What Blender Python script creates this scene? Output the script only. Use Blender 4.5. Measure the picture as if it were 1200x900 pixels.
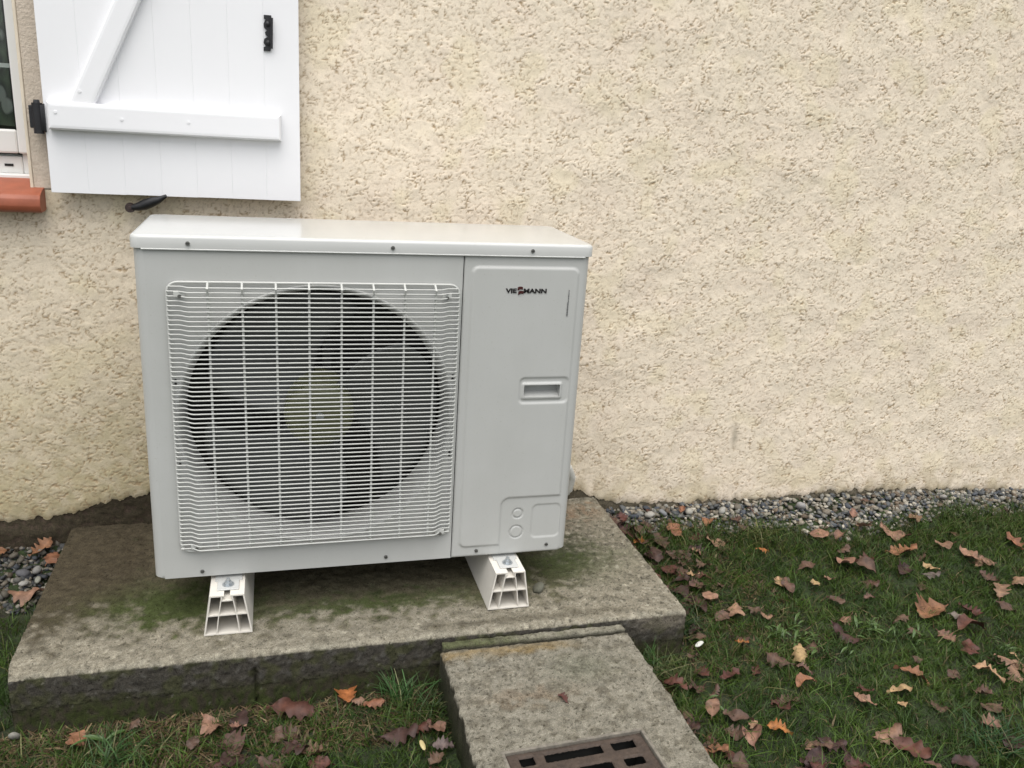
import bpy, bmesh, math, random
import numpy as np
from mathutils import Vector, Matrix, Euler

R = math.radians
random.seed(7)
scene = bpy.context.scene
col = scene.collection
for o in list(bpy.data.objects):
    bpy.data.objects.remove(o)

# ------------------------------------------------------------------ camera, sky, sun, exposure
cam_d = bpy.data.cameras.new('camera')
cam = bpy.data.objects.new('camera', cam_d)
col.objects.link(cam)
cam.location = (0.2811, -2.3978, 1.1770)
cam.rotation_euler = (R(72.642), R(-3.552), R(-14.979))
cam_d.sensor_width = 36.0
cam_d.lens = 30.22
cam_d.clip_start = 0.05
cam_d.clip_end = 300
scene.camera = cam

SUN_EL, SUN_AZ = 70.0, 195.0          # overcast: soft high light, from behind the camera and a little to its left
world = bpy.data.worlds.new('World')
scene.world = world
world.use_nodes = True
wn, wl = world.node_tree.nodes, world.node_tree.links
bg = wn['Background']
sky = wn.new('ShaderNodeTexSky')
sky.sky_type = 'NISHITA'
sky.sun_disc = False
sky.sun_elevation = R(SUN_EL)
sky.sun_rotation = R(SUN_AZ)
sky.air_density = 1.0
sky.dust_density = 3.0
sky.ozone_density = 1.0
hs = wn.new('ShaderNodeHueSaturation')
hs.inputs['Saturation'].default_value = 0.25
wl.new(sky.outputs[0], hs.inputs['Color'])
wl.new(hs.outputs[0], bg.inputs['Color'])
bg.inputs['Strength'].default_value = 0.11
sun_d = bpy.data.lights.new('sun', 'SUN')
sun = bpy.data.objects.new('sun', sun_d)
col.objects.link(sun)
sun_d.energy = 1.5
sun_d.angle = R(75)
sun_d.color = (1.0, 0.965, 0.91)
_a, _e = R(SUN_AZ), R(SUN_EL)
sdir = Vector((math.sin(_a) * math.cos(_e), math.cos(_a) * math.cos(_e), math.sin(_e)))
sun.rotation_euler = sdir.to_track_quat('Z', 'Y').to_euler()
scene.view_settings.view_transform = 'Standard'
scene.view_settings.look = 'None'
scene.view_settings.gamma = 1.0
scene.view_settings.use_curve_mapping = False
scene.view_settings.exposure = 0.98

# ------------------------------------------------------------------ helpers
def tag(o, label=None, cat=None, group=None, kind=None):
    if label: o['label'] = label
    if cat: o['category'] = cat
    if group: o['group'] = group
    if kind: o['kind'] = kind
    return o

def empty(name, loc, rz=0.0):
    o = bpy.data.objects.new(name, None)
    col.objects.link(o)
    o.location = loc
    o.rotation_euler = (0, 0, rz)
    o.empty_display_size = 0.05
    return o

def link(name, me, mat=None, parent=None, smooth=False):
    if mat is not None and not me.materials:
        me.materials.append(mat)
    if smooth:
        me.polygons.foreach_set('use_smooth', [True] * len(me.polygons))
    o = bpy.data.objects.new(name, me)
    col.objects.link(o)
    if parent is not None:
        o.parent = parent
        o.location = -Vector(world_loc(parent))
    return o

def world_loc(p):
    v = Vector(p.location)
    q = p.parent
    while q is not None:
        v = v + Vector(q.location)
        q = q.parent
    return v

class MB:
    """collects shapes in world coordinates, then becomes one mesh object"""
    def __init__(s):
        s.bm = bmesh.new()
    def box(s, x0, x1, y0, y1, z0, z1, bev=0.0, seg=2):
        r = bmesh.ops.create_cube(s.bm, size=1.0)
        vs = r['verts']
        for v in vs:
            v.co = Vector((x0 + (v.co.x + .5) * (x1 - x0), y0 + (v.co.y + .5) * (y1 - y0), z0 + (v.co.z + .5) * (z1 - z0)))
        if bev > 0:
            es = list({e for v in vs for e in v.link_edges})
            bmesh.ops.bevel(s.bm, geom=es, offset=bev, segments=seg, affect='EDGES', profile=0.5)
        return s
    def cyl(s, p0, p1, r0, r1=None, n=16, caps=True):
        r1 = r0 if r1 is None else r1
        p0, p1 = Vector(p0), Vector(p1)
        d = (p1 - p0).normalized()
        a = d.orthogonal().normalized(); b = d.cross(a)
        A = [s.bm.verts.new(p0 + (a * math.cos(2 * math.pi * i / n) + b * math.sin(2 * math.pi * i / n)) * r0) for i in range(n)]
        B = [s.bm.verts.new(p1 + (a * math.cos(2 * math.pi * i / n) + b * math.sin(2 * math.pi * i / n)) * r1) for i in range(n)]
        for i in range(n):
            j = (i + 1) % n
            s.bm.faces.new((A[i], A[j], B[j], B[i]))
        if caps:
            s.bm.faces.new(A[::-1]); s.bm.faces.new(B)
        return s
    def tube(s, pts, r, n=8, radii=None):
        pts = [Vector(p) for p in pts]
        rings = []
        ref = None
        for i, p in enumerate(pts):
            t = (pts[min(i + 1, len(pts) - 1)] - pts[max(i - 1, 0)]).normalized()
            if ref is None:
                ref = t.orthogonal().normalized()
            ref = (ref - t * ref.dot(t)).normalized()
            b = t.cross(ref)
            rr = radii[i] if radii else r
            rings.append([s.bm.verts.new(p + (ref * math.cos(2 * math.pi * k / n) + b * math.sin(2 * math.pi * k / n)) * rr) for k in range(n)])
        for q in range(len(rings) - 1):
            for k in range(n):
                m = (k + 1) % n
                s.bm.faces.new((rings[q][k], rings[q][m], rings[q + 1][m], rings[q + 1][k]))
        s.bm.faces.new(rings[0][::-1]); s.bm.faces.new(rings[-1])
        return s
    def prism(s, poly, axis, a, b):
        """poly: 2D outline in the two other axes (order x,y,z without axis); extruded from a to b along axis"""
        def P(u, v, w):
            return {'x': (w, u, v), 'y': (u, w, v), 'z': (u, v, w)}[axis]
        A = [s.bm.verts.new(P(u, v, a)) for u, v in poly]
        B = [s.bm.verts.new(P(u, v, b)) for u, v in poly]
        n = len(poly)
        for i in range(n):
            j = (i + 1) % n
            s.bm.faces.new((A[i], A[j], B[j], B[i]))
        s.bm.faces.new(A[::-1]); s.bm.faces.new(B)
        return s
    def sphere(s, c, r, sx=1, sy=1, sz=1, sub=2):
        g = bmesh.ops.create_icosphere(s.bm, subdivisions=sub, radius=r)
        for v in g['verts']:
            v.co = Vector((c[0] + v.co.x * sx, c[1] + v.co.y * sy, c[2] + v.co.z * sz))
        return s
    def build(s, name, mat, parent=None, smooth=False):
        bmesh.ops.recalc_face_normals(s.bm, faces=s.bm.faces[:])
        me = bpy.data.meshes.new(name)
        s.bm.to_mesh(me); s.bm.free()
        if smooth:
            me.polygons.foreach_set('use_smooth', [True] * len(me.polygons))
            try:
                me.set_sharp_from_angle(angle=R(40))
            except Exception:
                pass
        return link(name, me, mat, parent)

def np_mesh(name, V, F, cols=None):
    """V (n,3), F (m,k) with k 3 or 4, cols (n,3) -> mesh with a point colour attribute 'tint'"""
    me = bpy.data.meshes.new(name)
    V = np.asarray(V, dtype=np.float32); F = np.asarray(F, dtype=np.int32)
    k = F.shape[1]
    me.vertices.add(len(V)); me.vertices.foreach_set('co', V.ravel())
    me.loops.add(F.size); me.loops.foreach_set('vertex_index', F.ravel())
    me.polygons.add(len(F))
    me.polygons.foreach_set('loop_start', np.arange(0, F.size, k, dtype=np.int32))
    try:
        me.polygons.foreach_set('loop_total', np.full(len(F), k, dtype=np.int32))
    except Exception:
        pass
    me.update(calc_edges=True)
    if cols is not None:
        a = me.attributes.new('tint', 'FLOAT_COLOR', 'POINT')
        c = np.ones((len(V), 4), dtype=np.float32); c[:, :3] = cols
        a.data.foreach_set('color', c.ravel())
    return me

def grid_faces(nu, nv):
    i = np.arange(nu - 1)[:, None] * nv + np.arange(nv - 1)[None, :]
    i = i.ravel()
    return np.stack([i, i + nv, i + nv + 1, i + 1], 1)

def band(nx, ny, d, lo, hi, seed, ax=1.0, ay=1.0):
    """band-passed noise, unit deviation, wavelengths lo..hi metres, pixel d metres"""
    rs = np.random.RandomState(seed)
    w = rs.randn(nx, ny)
    fx = np.fft.fftfreq(nx, d)[:, None] * ax
    fy = np.fft.fftfreq(ny, d)[None, :] * ay
    f = np.sqrt(fx * fx + fy * fy) + 1e-9
    m = np.exp(-(f * lo * .75) ** 2) * (1 - np.exp(-(f * hi) ** 2))
    r = np.fft.ifft2(np.fft.fft2(w) * m).real
    return r / (r.std() + 1e-12)

def sstep(a, b, x):
    t = np.clip((x - a) / (b - a), 0, 1)
    return t * t * (3 - 2 * t)

def mixc(c0, c1, m):
    return c0 * (1 - m[..., None]) + np.array(c1) * m[..., None]

# ------------------------------------------------------------------ materials
def nt(name):
    m = bpy.data.materials.new(name)
    m.use_nodes = True
    n, l = m.node_tree.nodes, m.node_tree.links
    return m, n, l, n['Principled BSDF']

def noise(n, l, scale, detail=4, rough=.6, coord=None):
    t = n.new('ShaderNodeTexNoise')
    t.inputs['Scale'].default_value = scale
    t.inputs['Detail'].default_value = detail
    t.inputs['Roughness'].default_value = rough
    if coord is not None: l.new(coord, t.inputs['Vector'])
    return t

def ramp(n, l, src, stops):
    r = n.new('ShaderNodeValToRGB')
    while len(r.color_ramp.elements) < len(stops): r.color_ramp.elements.new(0.5)
    for e, (p, c) in zip(r.color_ramp.elements, stops):
        e.position = p; e.color = (*c, 1) if len(c) == 3 else c
    l.new(src, r.inputs[0])
    return r

def mix(n, l, fac, a, b, mode='MIX'):
    m = n.new('ShaderNodeMix'); m.data_type = 'RGBA'; m.blend_type = mode
    for s, v in ((0, fac), (6, a), (7, b)):
        if hasattr(v, 'is_linked') or hasattr(v, 'links'): l.new(v, m.inputs[s])
        elif s == 0: m.inputs[0].default_value = v
        else: m.inputs[s].default_value = (*v, 1)
    return m.outputs[2]

def bump(n, l, h, bs, strength=.3, dist=.002):
    b = n.new('ShaderNodeBump')
    b.inputs['Strength'].default_value = strength
    b.inputs['Distance'].default_value = dist
    l.new(h, b.inputs['Height']); l.new(b.outputs[0], bs.inputs['Normal'])

def plain(name, c, rough=.5, metal=0.0, var=.06, scale=12.0, bmp=0.0, bscale=300.0, spec=.5):
    """solid colour with faint uneven soiling and optional fine relief"""
    m, n, l, b = nt(name)
    tc = n.new('ShaderNodeTexCoord').outputs['Object']
    t = noise(n, l, scale, 5, .65, tc)
    lo = tuple(max(0, x * (1 - var)) for x in c); hi = tuple(min(1, x * (1 + var)) for x in c)
    r = ramp(n, l, t.outputs[0], [(.3, lo), (.7, hi)])
    l.new(r.outputs[0], b.inputs['Base Color'])
    b.inputs['Roughness'].default_value = rough
    b.inputs['Metallic'].default_value = metal
    b.inputs['Specular IOR Level'].default_value = spec
    if bmp > 0:
        t2 = noise(n, l, bscale, 3, .6, tc)
        bump(n, l, t2.outputs[0], b, bmp, .001)
    return m

def tinted(name, rough=.9, s1=90, s2=500, amt=.35, bmp=.5, dist=.002, spec=.2, pores=0.0):
    """colour from the mesh's own 'tint' attribute, broken by grain"""
    m, n, l, b = nt(name)
    at = n.new('ShaderNodeAttribute'); at.attribute_name = 'tint'
    tc = n.new('ShaderNodeTexCoord').outputs['Object']
    a = noise(n, l, s1, 5, .7, tc); c = noise(n, l, s2, 2, .5, tc)
    lo = 1 - amt; hi = 1 + amt
    ra = ramp(n, l, a.outputs[0], [(.3, (lo, lo, lo)), (.7, (hi, hi, hi))])
    rc = ramp(n, l, c.outputs[0], [(.3, (lo, lo, lo)), (.7, (hi, hi, hi))])
    x = mix(n, l, 1.0, at.outputs[0], ra.outputs[0], 'MULTIPLY')
    x = mix(n, l, 1.0, x, rc.outputs[0], 'MULTIPLY')
    if pores > 0:
        pn = noise(n, l, 150, 3, .55, tc); pd = 1 - pores
        rp = ramp(n, l, pn.outputs[0], [(.30, (pd, pd * .96, pd * .9)), (.40, (1, 1, 1)), (.64, (1, 1, 1)), (.72, (1.35, 1.34, 1.3))])
        x = mix(n, l, 1.0, x, rp.outputs[0], 'MULTIPLY')
    l.new(x, b.inputs['Base Color'])
    b.inputs['Roughness'].default_value = rough
    b.inputs['Specular IOR Level'].default_value = spec
    if bmp > 0: bump(n, l, c.outputs[0], b, bmp, dist)
    return m

M = {}
M['render'] = tinted('roughcast_render', .95, 60, 420, .07, .5, .0015, .1)
M['footing'] = tinted('damp_concrete', .85, 70, 300, .35, .6, .003)
M['concrete'] = tinted('weathered_concrete', .92, 38, 420, .34, .8, .002, .12, .65)
M['gravel'] = tinted('gravel_stone', .75, 200, 700, .15, .2, .001, .3)
def casing_mat():
    m, n, l, b = nt('casing_paint')
    tc = n.new('ShaderNodeTexCoord').outputs['Object']
    mp = n.new('ShaderNodeMapping'); mp.inputs['Scale'].default_value = (14, 14, 1.6); l.new(tc, mp.inputs['Vector'])
    a = noise(n, l, 1.6, 5, .65, mp.outputs[0]); c_ = noise(n, l, 4, 4, .6, tc); e_ = noise(n, l, 260, 2, .6, tc)
    ra = ramp(n, l, a.outputs[0], [(.3, (.428, .432, .416)), (.7, (.440, .445, .430))])
    rc = ramp(n, l, c_.outputs[0], [(.3, (.95, .95, .94)), (.7, (1.03, 1.03, 1.03))])
    re = ramp(n, l, e_.outputs[0], [(.25, (.86, .84, .80)), (.33, (1, 1, 1))])
    x = mix(n, l, 1.0, ra.outputs[0], rc.outputs[0], 'MULTIPLY'); x = mix(n, l, 1.0, x, re.outputs[0], 'MULTIPLY')
    l.new(x, b.inputs['Base Color']); b.inputs['Roughness'].default_value = .4
    c2 = noise(n, l, 900, 2, .5, tc); bump(n, l, c2.outputs[0], b, .03, .001)
    return m
M['casing'] = casing_mat()
M['lid'] = plain('lid_paint_lit', (.49, .495, .48), .17, 0, .035, 4, .03, 900, .5)  # casing paint, base lightened to carry the light on the lid top
M['lid'].node_tree.nodes['Principled BSDF'].inputs['Coat Weight'].default_value = 0.0
M['lid'].node_tree.nodes['Principled BSDF'].inputs['Coat Roughness'].default_value = .07
M['wire'] = plain('grille_coating', (.47, .475, .45), .4, 0, .03, 8)
M['pvc'] = plain('cream_pvc', (.66, .63, .57), .45, 0, .06, 20)
M['shutter'] = plain('white_shutter_paint', (.78, .78, .795), .45, 0, .015, 4, .05, 120)
M['winframe'] = plain('white_window_plastic', (.70, .70, .68), .35, 0, .02, 5)
M['black_iron'] = plain('black_painted_iron', (.012, .012, .014), .5, 0, .3, 60, .2, 200)
M['screw'] = plain('dull_screw_steel', (.16, .16, .15), .45, .6, .2, 200)
M['zinc'] = plain('zinc_plated_steel', (.45, .48, .50), .35, .8, .1, 100)
M['dark'] = plain('dark_cavity_metal', (.010, .010, .009), .8, 0, .2, 30)
M['blade'] = plain('grey_fan_plastic', (.055, .058, .056), .45, 0, .12, 12)
M['hub'] = plain('olive_motor_housing', (.105, .11, .055), .5, 0, .15, 15)
M['coil'] = plain('aluminium_coil', (.085, .085, .08), .6, .3, .2, 80)
M['iron'] = plain('rusty_cast_iron', (.048, .033, .024), .75, .1, .35, 40, .5, 250)
M['red'] = plain('logo_red', (.045, .004, .003), .5, 0, .0)
M['ink'] = plain('logo_black', (.008, .006, .006), .5, 0, .0)
M['print'] = plain('small_grey_print', (.10, .10, .10), .5, 0, .0)
M['terracotta'] = plain('terracotta_glaze', (.30, .085, .042), .5, 0, .22, 14, .2, 120)
M['curtain'] = plain('net_curtain', (.30, .32, .31), .9, 0, .3, 25)
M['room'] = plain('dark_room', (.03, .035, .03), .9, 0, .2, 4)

def surround_mat():
    m, n, l, b = nt('smooth_render_band')
    tc = n.new('ShaderNodeTexCoord').outputs['Object']
    a = noise(n, l, 35, 5, .7, tc)
    r = ramp(n, l, a.outputs[0], [(.3, (.50, .425, .34)), (.7, (.60, .52, .43))])
    l.new(r.outputs[0], b.inputs['Base Color']); b.inputs['Roughness'].default_value = .9
    c = noise(n, l, 130, 4, .7, tc); bump(n, l, c.outputs[0], b, .8, .004)
    return m
M['band'] = surround_mat()

def glass_mat():
    m, n, l, b = nt('window_glass')
    b.inputs['Base Color'].default_value = (.85, .9, .88, 1)
    b.inputs['Roughness'].default_value = .02
    b.inputs['Transmission Weight'].default_value = 1.0
    b.inputs['IOR'].default_value = 1.45
    return m
M['glass'] = glass_mat()

def ground_mat():
    m, n, l, b = nt('mossy_soil')
    tc = n.new('ShaderNodeTexCoord').outputs['Object']
    a = noise(n, l, 9, 6, .7, tc); c = noise(n, l, 160, 4, .7, tc)
    r = ramp(n, l, a.outputs[0], [(.3, (.024, .022, .011)), (.5, (.018, .032, .006)), (.7, (.030, .052, .009))])
    r2 = ramp(n, l, c.outputs[0], [(.3, (.4, .4, .4)), (.7, (1.5, 1.5, 1.5))])
    x = mix(n, l, 1.0, r.outputs[0], r2.outputs[0], 'MULTIPLY')
    l.new(x, b.inputs['Base Color']); b.inputs['Roughness'].default_value = .95
    bump(n, l, c.outputs[0], b, .9, .01)
    return m
M['ground'] = ground_mat()

def blade_mat(name, rough=.55):
    m, n, l, b = nt(name)
    at = n.new('ShaderNodeAttribute'); at.attribute_name = 'tint'
    l.new(at.outputs[0], b.inputs['Base Color'])
    b.inputs['Roughness'].default_value = rough
    b.inputs['Specular IOR Level'].default_value = .25
    return m
M['grass'] = blade_mat('grass_blades')

def leaf_mat():
    m, n, l, b = nt('dead_oak_leaf')
    oi = n.new('ShaderNodeObjectInfo')
    tc = n.new('ShaderNodeTexCoord').outputs['Object']
    ad = n.new('ShaderNodeVectorMath'); ad.operation = 'ADD'
    l.new(tc, ad.inputs[0]); l.new(oi.outputs['Location'], ad.inputs[1])
    a = noise(n, l, 3.2, 5, .75, ad.outputs[0])
    r = ramp(n, l, a.outputs[0], [(.3, (.45, .42, .40)), (.5, (.95, .93, .92)), (.7, (1.4, 1.35, 1.25))])
    x = mix(n, l, 1.0, oi.outputs['Color'], r.outputs[0], 'MULTIPLY')
    at = n.new('ShaderNodeAttribute'); at.attribute_name = 'tint'      # paler veins
    x = mix(n, l, 1.0, x, at.outputs[0], 'MULTIPLY')
    l.new(x, b.inputs['Base Color'])
    b.inputs['Roughness'].default_value = .6
    b.inputs['Specular IOR Level'].default_value = .3
    return m
M['leaf'] = leaf_mat()
M['green_leaf'] = plain('weed_leaf_green', (.045, .085, .018), .5, 0, .3, 40)

# ------------------------------------------------------------------ ground
def gz(x, y):
    t = np.clip((-y - .02) / .55, 0, 1); s = np.clip((x - 2.35) / .7, 0, 1)
    return -.055 - .025 * s - (.09 - .025 * s) * t ** .8

gx = np.unique(np.concatenate([[-60, -30, -12, -5, -2.5, -1.5], np.arange(-1.0, 3.9, .02), [4.2, 5, 7, 12, 30, 60]]))
gy = np.unique(np.concatenate([[-60, -30, -12, -6, -4, -3], np.arange(-2.4, .06, .02), [.4, 12, 60]]))
GX, GY = np.meshgrid(gx, gy, indexing='ij')
GN = band(len(gx), len(gy), .02, .06, .35, 3)
GZ = gz(GX, GY) + .004 * np.clip(GN, -2, 2)
GZ[GY > .05] = -.12
link('ground', np_mesh('ground', np.stack([GX, GY, GZ], -1).reshape(-1, 3), grid_faces(len(gx), len(gy))), M['ground'], None, True)['kind'] = 'structure'

# ------------------------------------------------------------------ house: roughcast wall, window, sill
house = tag(empty('house', (1.4, 0, -.1)), 'cream roughcast rendered house wall with a white framed window at its edge', 'house')

def plaster_bottom(x):
    xs = [-3, -.45, -.33, -.27, -.235, -.16, -.09, .02, 1.15, 1.24, 1.29, 1.35, 1.6, 1.93, 2.13, 2.27, 2.64, 3.04, 9]
    zs = [.02, .032, .036, .045, .058, .078, .092, .095, .05, .02, -.004, -.024, -.039, -.043, -.034, -.033, -.048, -.075, -.10]
    return np.interp(x, xs, zs)

d = .0028
wx = np.arange(-.62, 3.16, d); wz = np.arange(-.125, 1.662, d)
nx, nz = len(wx), len(wz)
n_pit = band(nx, nz, d, .0085, .026, 11, 1.3, .8)
n_pit2 = band(nx, nz, d, .0068, .013, 12, 1.15, .95)
n_rough = band(nx, nz, d, .06, .30, 13)
n_fine = band(nx, nz, d, .0065, .012, 14)
n_big = band(nx, nz, d, .25, 1.2, 15)
n_edge = np.interp(wx, np.arange(-1, 4, .01), band(500, 1, .01, .04, .20, 16)[:, 0])
WX = np.repeat(wx[:, None], nz, 1)
zb = plaster_bottom(wx) + .0045 * n_edge + .0016 * np.interp(wx, np.arange(-1, 4, .004), band(1250, 1, .004, .010, .03, 18)[:, 0])
WZ = np.maximum(np.repeat(wz[None, :], nx, 0), zb[:, None])
rough = np.clip(.75 + .22 * n_rough, .25, 1.3)
low = np.exp(-((WZ - zb[:, None]) / .50) ** 1.5) * sstep(1.3, -.2, WX)         # lower left is coarser, mossy
rough = rough + .15 * low
def roughcast(nx, nz, d, seed):
    a = band(nx, nz, d, .019, .055, seed, 1.3, .85); b = band(nx, nz, d, .014, .035, seed + 1, 1.3, .85)
    m1 = band(nx, nz, d, .022, .10, seed + 2); m2 = band(nx, nz, d, .018, .07, seed + 3)
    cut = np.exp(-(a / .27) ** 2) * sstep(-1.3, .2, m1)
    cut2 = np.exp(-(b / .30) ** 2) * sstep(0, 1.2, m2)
    return cut, cut2, band(nx, nz, d, .007, .015, seed + 4), a
cut, cut2, n_fine, n_cell = roughcast(nx, nz, d, 110)
depth = -.0020 * cut - .0013 * cut2 + .00010 * n_fine + .00025 * np.tanh(n_cell)
depth *= rough
depth += .0004 * n_rough + .0010 * n_big
edge = np.exp(-(WZ - zb[:, None]) / .012)
depth *= 1 - .8 * edge
depth -= .007 * edge
WY = -depth
c = np.zeros((nx, nz, 3)); c[:] = (.768, .672, .538)
c = mixc(c, (.755, .65, .525), sstep(-.4, 1.6, band(nx, nz, d, .20, .9, 21)) * .7)
c = mixc(c, (.73, .64, .465), sstep(.2, 1.8, band(nx, nz, d, .15, .8, 22)) * .6)
c = mixc(c, (.38, .33, .20), np.clip(low * .95, 0, 1) * (.72 + .28 * sstep(-1.5, 1.5, band(nx, nz, d, .05, .6, 23))))
lowr = np.exp(-(WZ - zb[:, None]) / .10)
c = mixc(c, (.44, .37, .23), lowr * .7 * sstep(-.8, 1.2, band(nx, nz, d, .10, .6, 24)))
dirt_and_shade = np.clip(1.0 * cut * rough + .6 * cut2 * rough, 0, .92)  # groove colour: brown dirt plus pit shade painted in to make up contrast
c = mixc(c, (.34, .245, .145), dirt_and_shade)
# a small grey spot low on the wall
spot = np.exp(-(((WX - 1.76) / .012) ** 2 + ((WZ - .20) / .035) ** 2))
c = mixc(c, (.28, .25, .19), spot * .7)
f = grid_faces(nx, nz)
zmax_ = WZ.reshape(-1)[f].max(1); zlow_ = zb[(f // nz)].max(1)
xm_ = WX.reshape(-1)[f].min(1); zm_ = WZ.reshape(-1)[f].mean(1)
keep_ = (zmax_ > zlow_ + 1e-5) & ~((xm_ < -.2125) & (zm_ > .931))
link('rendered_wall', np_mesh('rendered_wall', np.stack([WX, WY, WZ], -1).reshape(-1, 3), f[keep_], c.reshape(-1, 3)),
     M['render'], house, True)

def far_render():
    m, n, l, b = nt('roughcast_render_plain')
    tc = n.new('ShaderNodeTexCoord').outputs['Object']
    mp = n.new('ShaderNodeMapping'); mp.inputs['Scale'].default_value = (.8, 1, 1.15); l.new(tc, mp.inputs['Vector'])
    a = noise(n, l, 42, 3, .55, mp.outputs[0]); g = noise(n, l, 16, 3, .5, tc); k = noise(n, l, 2.5, 4, .6, tc)
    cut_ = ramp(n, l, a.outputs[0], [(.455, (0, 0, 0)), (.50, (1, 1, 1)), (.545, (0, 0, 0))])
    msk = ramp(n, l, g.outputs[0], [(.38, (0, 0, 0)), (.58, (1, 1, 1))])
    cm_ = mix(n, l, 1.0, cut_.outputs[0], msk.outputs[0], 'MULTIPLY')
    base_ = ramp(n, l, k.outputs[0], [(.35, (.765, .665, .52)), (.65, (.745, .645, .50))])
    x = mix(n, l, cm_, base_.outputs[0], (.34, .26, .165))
    l.new(x, b.inputs['Base Color']); b.inputs['Roughness'].default_value = .95; b.inputs['Specular IOR Level'].default_value = .1
    bp = n.new('ShaderNodeBump'); bp.invert = True; bp.inputs['Strength'].default_value = .9; bp.inputs['Distance'].default_value = .003
    l.new(cm_, bp.inputs['Height']); l.new(bp.outputs[0], b.inputs['Normal'])
    return m
M['far_render'] = far_render()
def tint_box(mb, name, mat, parent, colour):
    o = mb.build(name, mat, parent)
    a = o.data.attributes.new('tint', 'FLOAT_COLOR', 'POINT')
    a.data.foreach_set('color', np.tile([*colour, 1.0], (len(o.data.vertices), 1)).ravel())
    return o
mb = MB()
mb.box(3.157, 9, .002, .25, -.3, 2.75)
mb.box(-.212, 3.157, .004, .25, 1.66, 2.75)
mb.box(-.212, 3.157, .03, .25, -.3, 1.66)
mb.box(-1.35, -.212, .004, .25, 2.2, 2.75)
mb.box(-5, -1.35, .004, .25, -.3, 2.75)
mb.box(-1.35, -.618, .006, .25, .03, .868)
mb.box(-.618, -.295, .012, .25, .2, .868)
mb.build('outer_wall', M['far_render'], house)
# footing showing below the plaster, damp and brown
fx = np.arange(-1.2, 4.0, .006); fz = np.linspace(-.25, .12, 60)
FX, FZ = np.meshgrid(fx, fz, indexing='ij')
FN = band(len(fx), len(fz), .006, .02, .12, 41)
FY = .009 + .0013 * FN - .012 * sstep(.035, -.01, FZ) * sstep(-.2, -.4, FX)
FC = np.zeros(FX.shape + (3,)); FC[:] = (.14, .12, .085)
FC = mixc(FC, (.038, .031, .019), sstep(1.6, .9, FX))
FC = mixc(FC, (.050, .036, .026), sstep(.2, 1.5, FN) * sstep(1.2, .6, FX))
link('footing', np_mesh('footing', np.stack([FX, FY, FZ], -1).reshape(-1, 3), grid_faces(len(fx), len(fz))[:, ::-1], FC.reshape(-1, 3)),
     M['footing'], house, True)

# smooth band at the window jamb
mb = MB()
mb.box(-.285, -.2115, -.002, .2, .932, 2.19, .002, 2)
mb.build('window_surround', M['band'], house)
mb = MB()
mb.box(-.2925, -.285, -.0045, .2, .932, 2.19, .002, 2)
mb.build('corner_bead', plain('pale_corner_render', (.66, .58, .46), .8, 0, .08, 30), house)
# window: fixed frame, sash, glass, bars, curtain, room
win = MB()
for b_ in ((-.330, -.29), (-1.33, -1.275)):
    win.box(b_[0], b_[1], .105, .17, .955, 2.19, .004)
win.box(-1.275, -.330, .105, .17, .955, 1.000, .004)
win.box(-1.275, -.330, .105, .17, 2.14, 2.19, .004)
window = win.build('window', M['winframe'], house)
mb = MB()
mb.box(-.3335, -.308, .088, .104, 1.008, 2.135, .004)
mb.box(-1.298, -1.24, .088, .104, 1.008, 2.135, .005)
mb.box(-1.24, -.3335, .088, .104, 1.008, 1.066, .005)
mb.box(-1.24, -.3335, .088, .104, 2.08, 2.135, .005)
mb.build('sash', M['winframe'], window)
MB().box(-1.24, -.3335, .0935, .0985, 1.06, 2.09).build('pane', M['glass'], window)
MB().box(-1.24, -.3335, .107, .113, 1.212, 1.222).build('glazing_bar', M['winframe'], window)
MB().box(-.372, -.352, .1032, .1048, .975, .981).build('drain_slot', M['ink'], window)
MB().box(-1.30, -.295, .080, .1045, .930, .958, .004).build('window_board', M['winframe'], window)
# net curtain with leaf shapes
cx_ = np.linspace(-1.2, -.36, 220); cz_ = np.linspace(1.07, 2.08, 40)
CX, CZ = np.meshgrid(cx_, cz_, indexing='ij')
CY = .20 + .012 * np.sin(CX * 90) + .006 * np.sin(CX * 37 + CZ * 4)
cm, cn, cl, cb = nt('patterned_net_curtain')
ctc = cn.new('ShaderNodeTexCoord').outputs['Object']
cv = cn.new('ShaderNodeTexVoronoi'); cv.inputs['Scale'].default_value = 14; cl.new(ctc, cv.inputs['Vector'])
cr = ramp(cn, cl, cv.outputs['Distance'], [(.25, (.26, .28, .26)), (.34, (.05, .06, .05)), (.6, (.09, .12, .08))])
cl.new(cr.outputs[0], cb.inputs['Base Color']); cb.inputs['Roughness'].default_value = .9
link('curtain', np_mesh('curtain', np.stack([CX, CY, CZ], -1).reshape(-1, 3), grid_faces(220, 40)), cm, window, True)
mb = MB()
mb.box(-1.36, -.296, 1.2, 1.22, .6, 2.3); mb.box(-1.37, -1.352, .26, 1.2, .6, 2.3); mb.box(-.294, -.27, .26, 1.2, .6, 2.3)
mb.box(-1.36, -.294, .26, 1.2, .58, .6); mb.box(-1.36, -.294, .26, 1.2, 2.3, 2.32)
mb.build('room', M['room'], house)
# terracotta sill of sloping tiles with a rounded nose
sill = empty('window_sill', (-.8, 0, .9)); sill.parent = house; sill.location = Vector((-.8, 0, .9)) - house.location
for k in range(5):
    xr = -.262 - k * .222
    xl = xr - .219
    prof = [(.10, .952), (.10, .905), (-.012, .880), (-.046, .878), (-.056, .884), (-.060, .895), (-.058, .912), (-.050, .922), (-.036, .927), (-.020, .932)]
    mb = MB(); mb.prism(prof, 'x', xl, xr)
    bmesh.ops.bevel(mb.bm, geom=[e for e in mb.bm.edges], offset=.0015, segments=1, affect='EDGES')
    mb.build('tile', M['terracotta'], sill, True)

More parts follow.
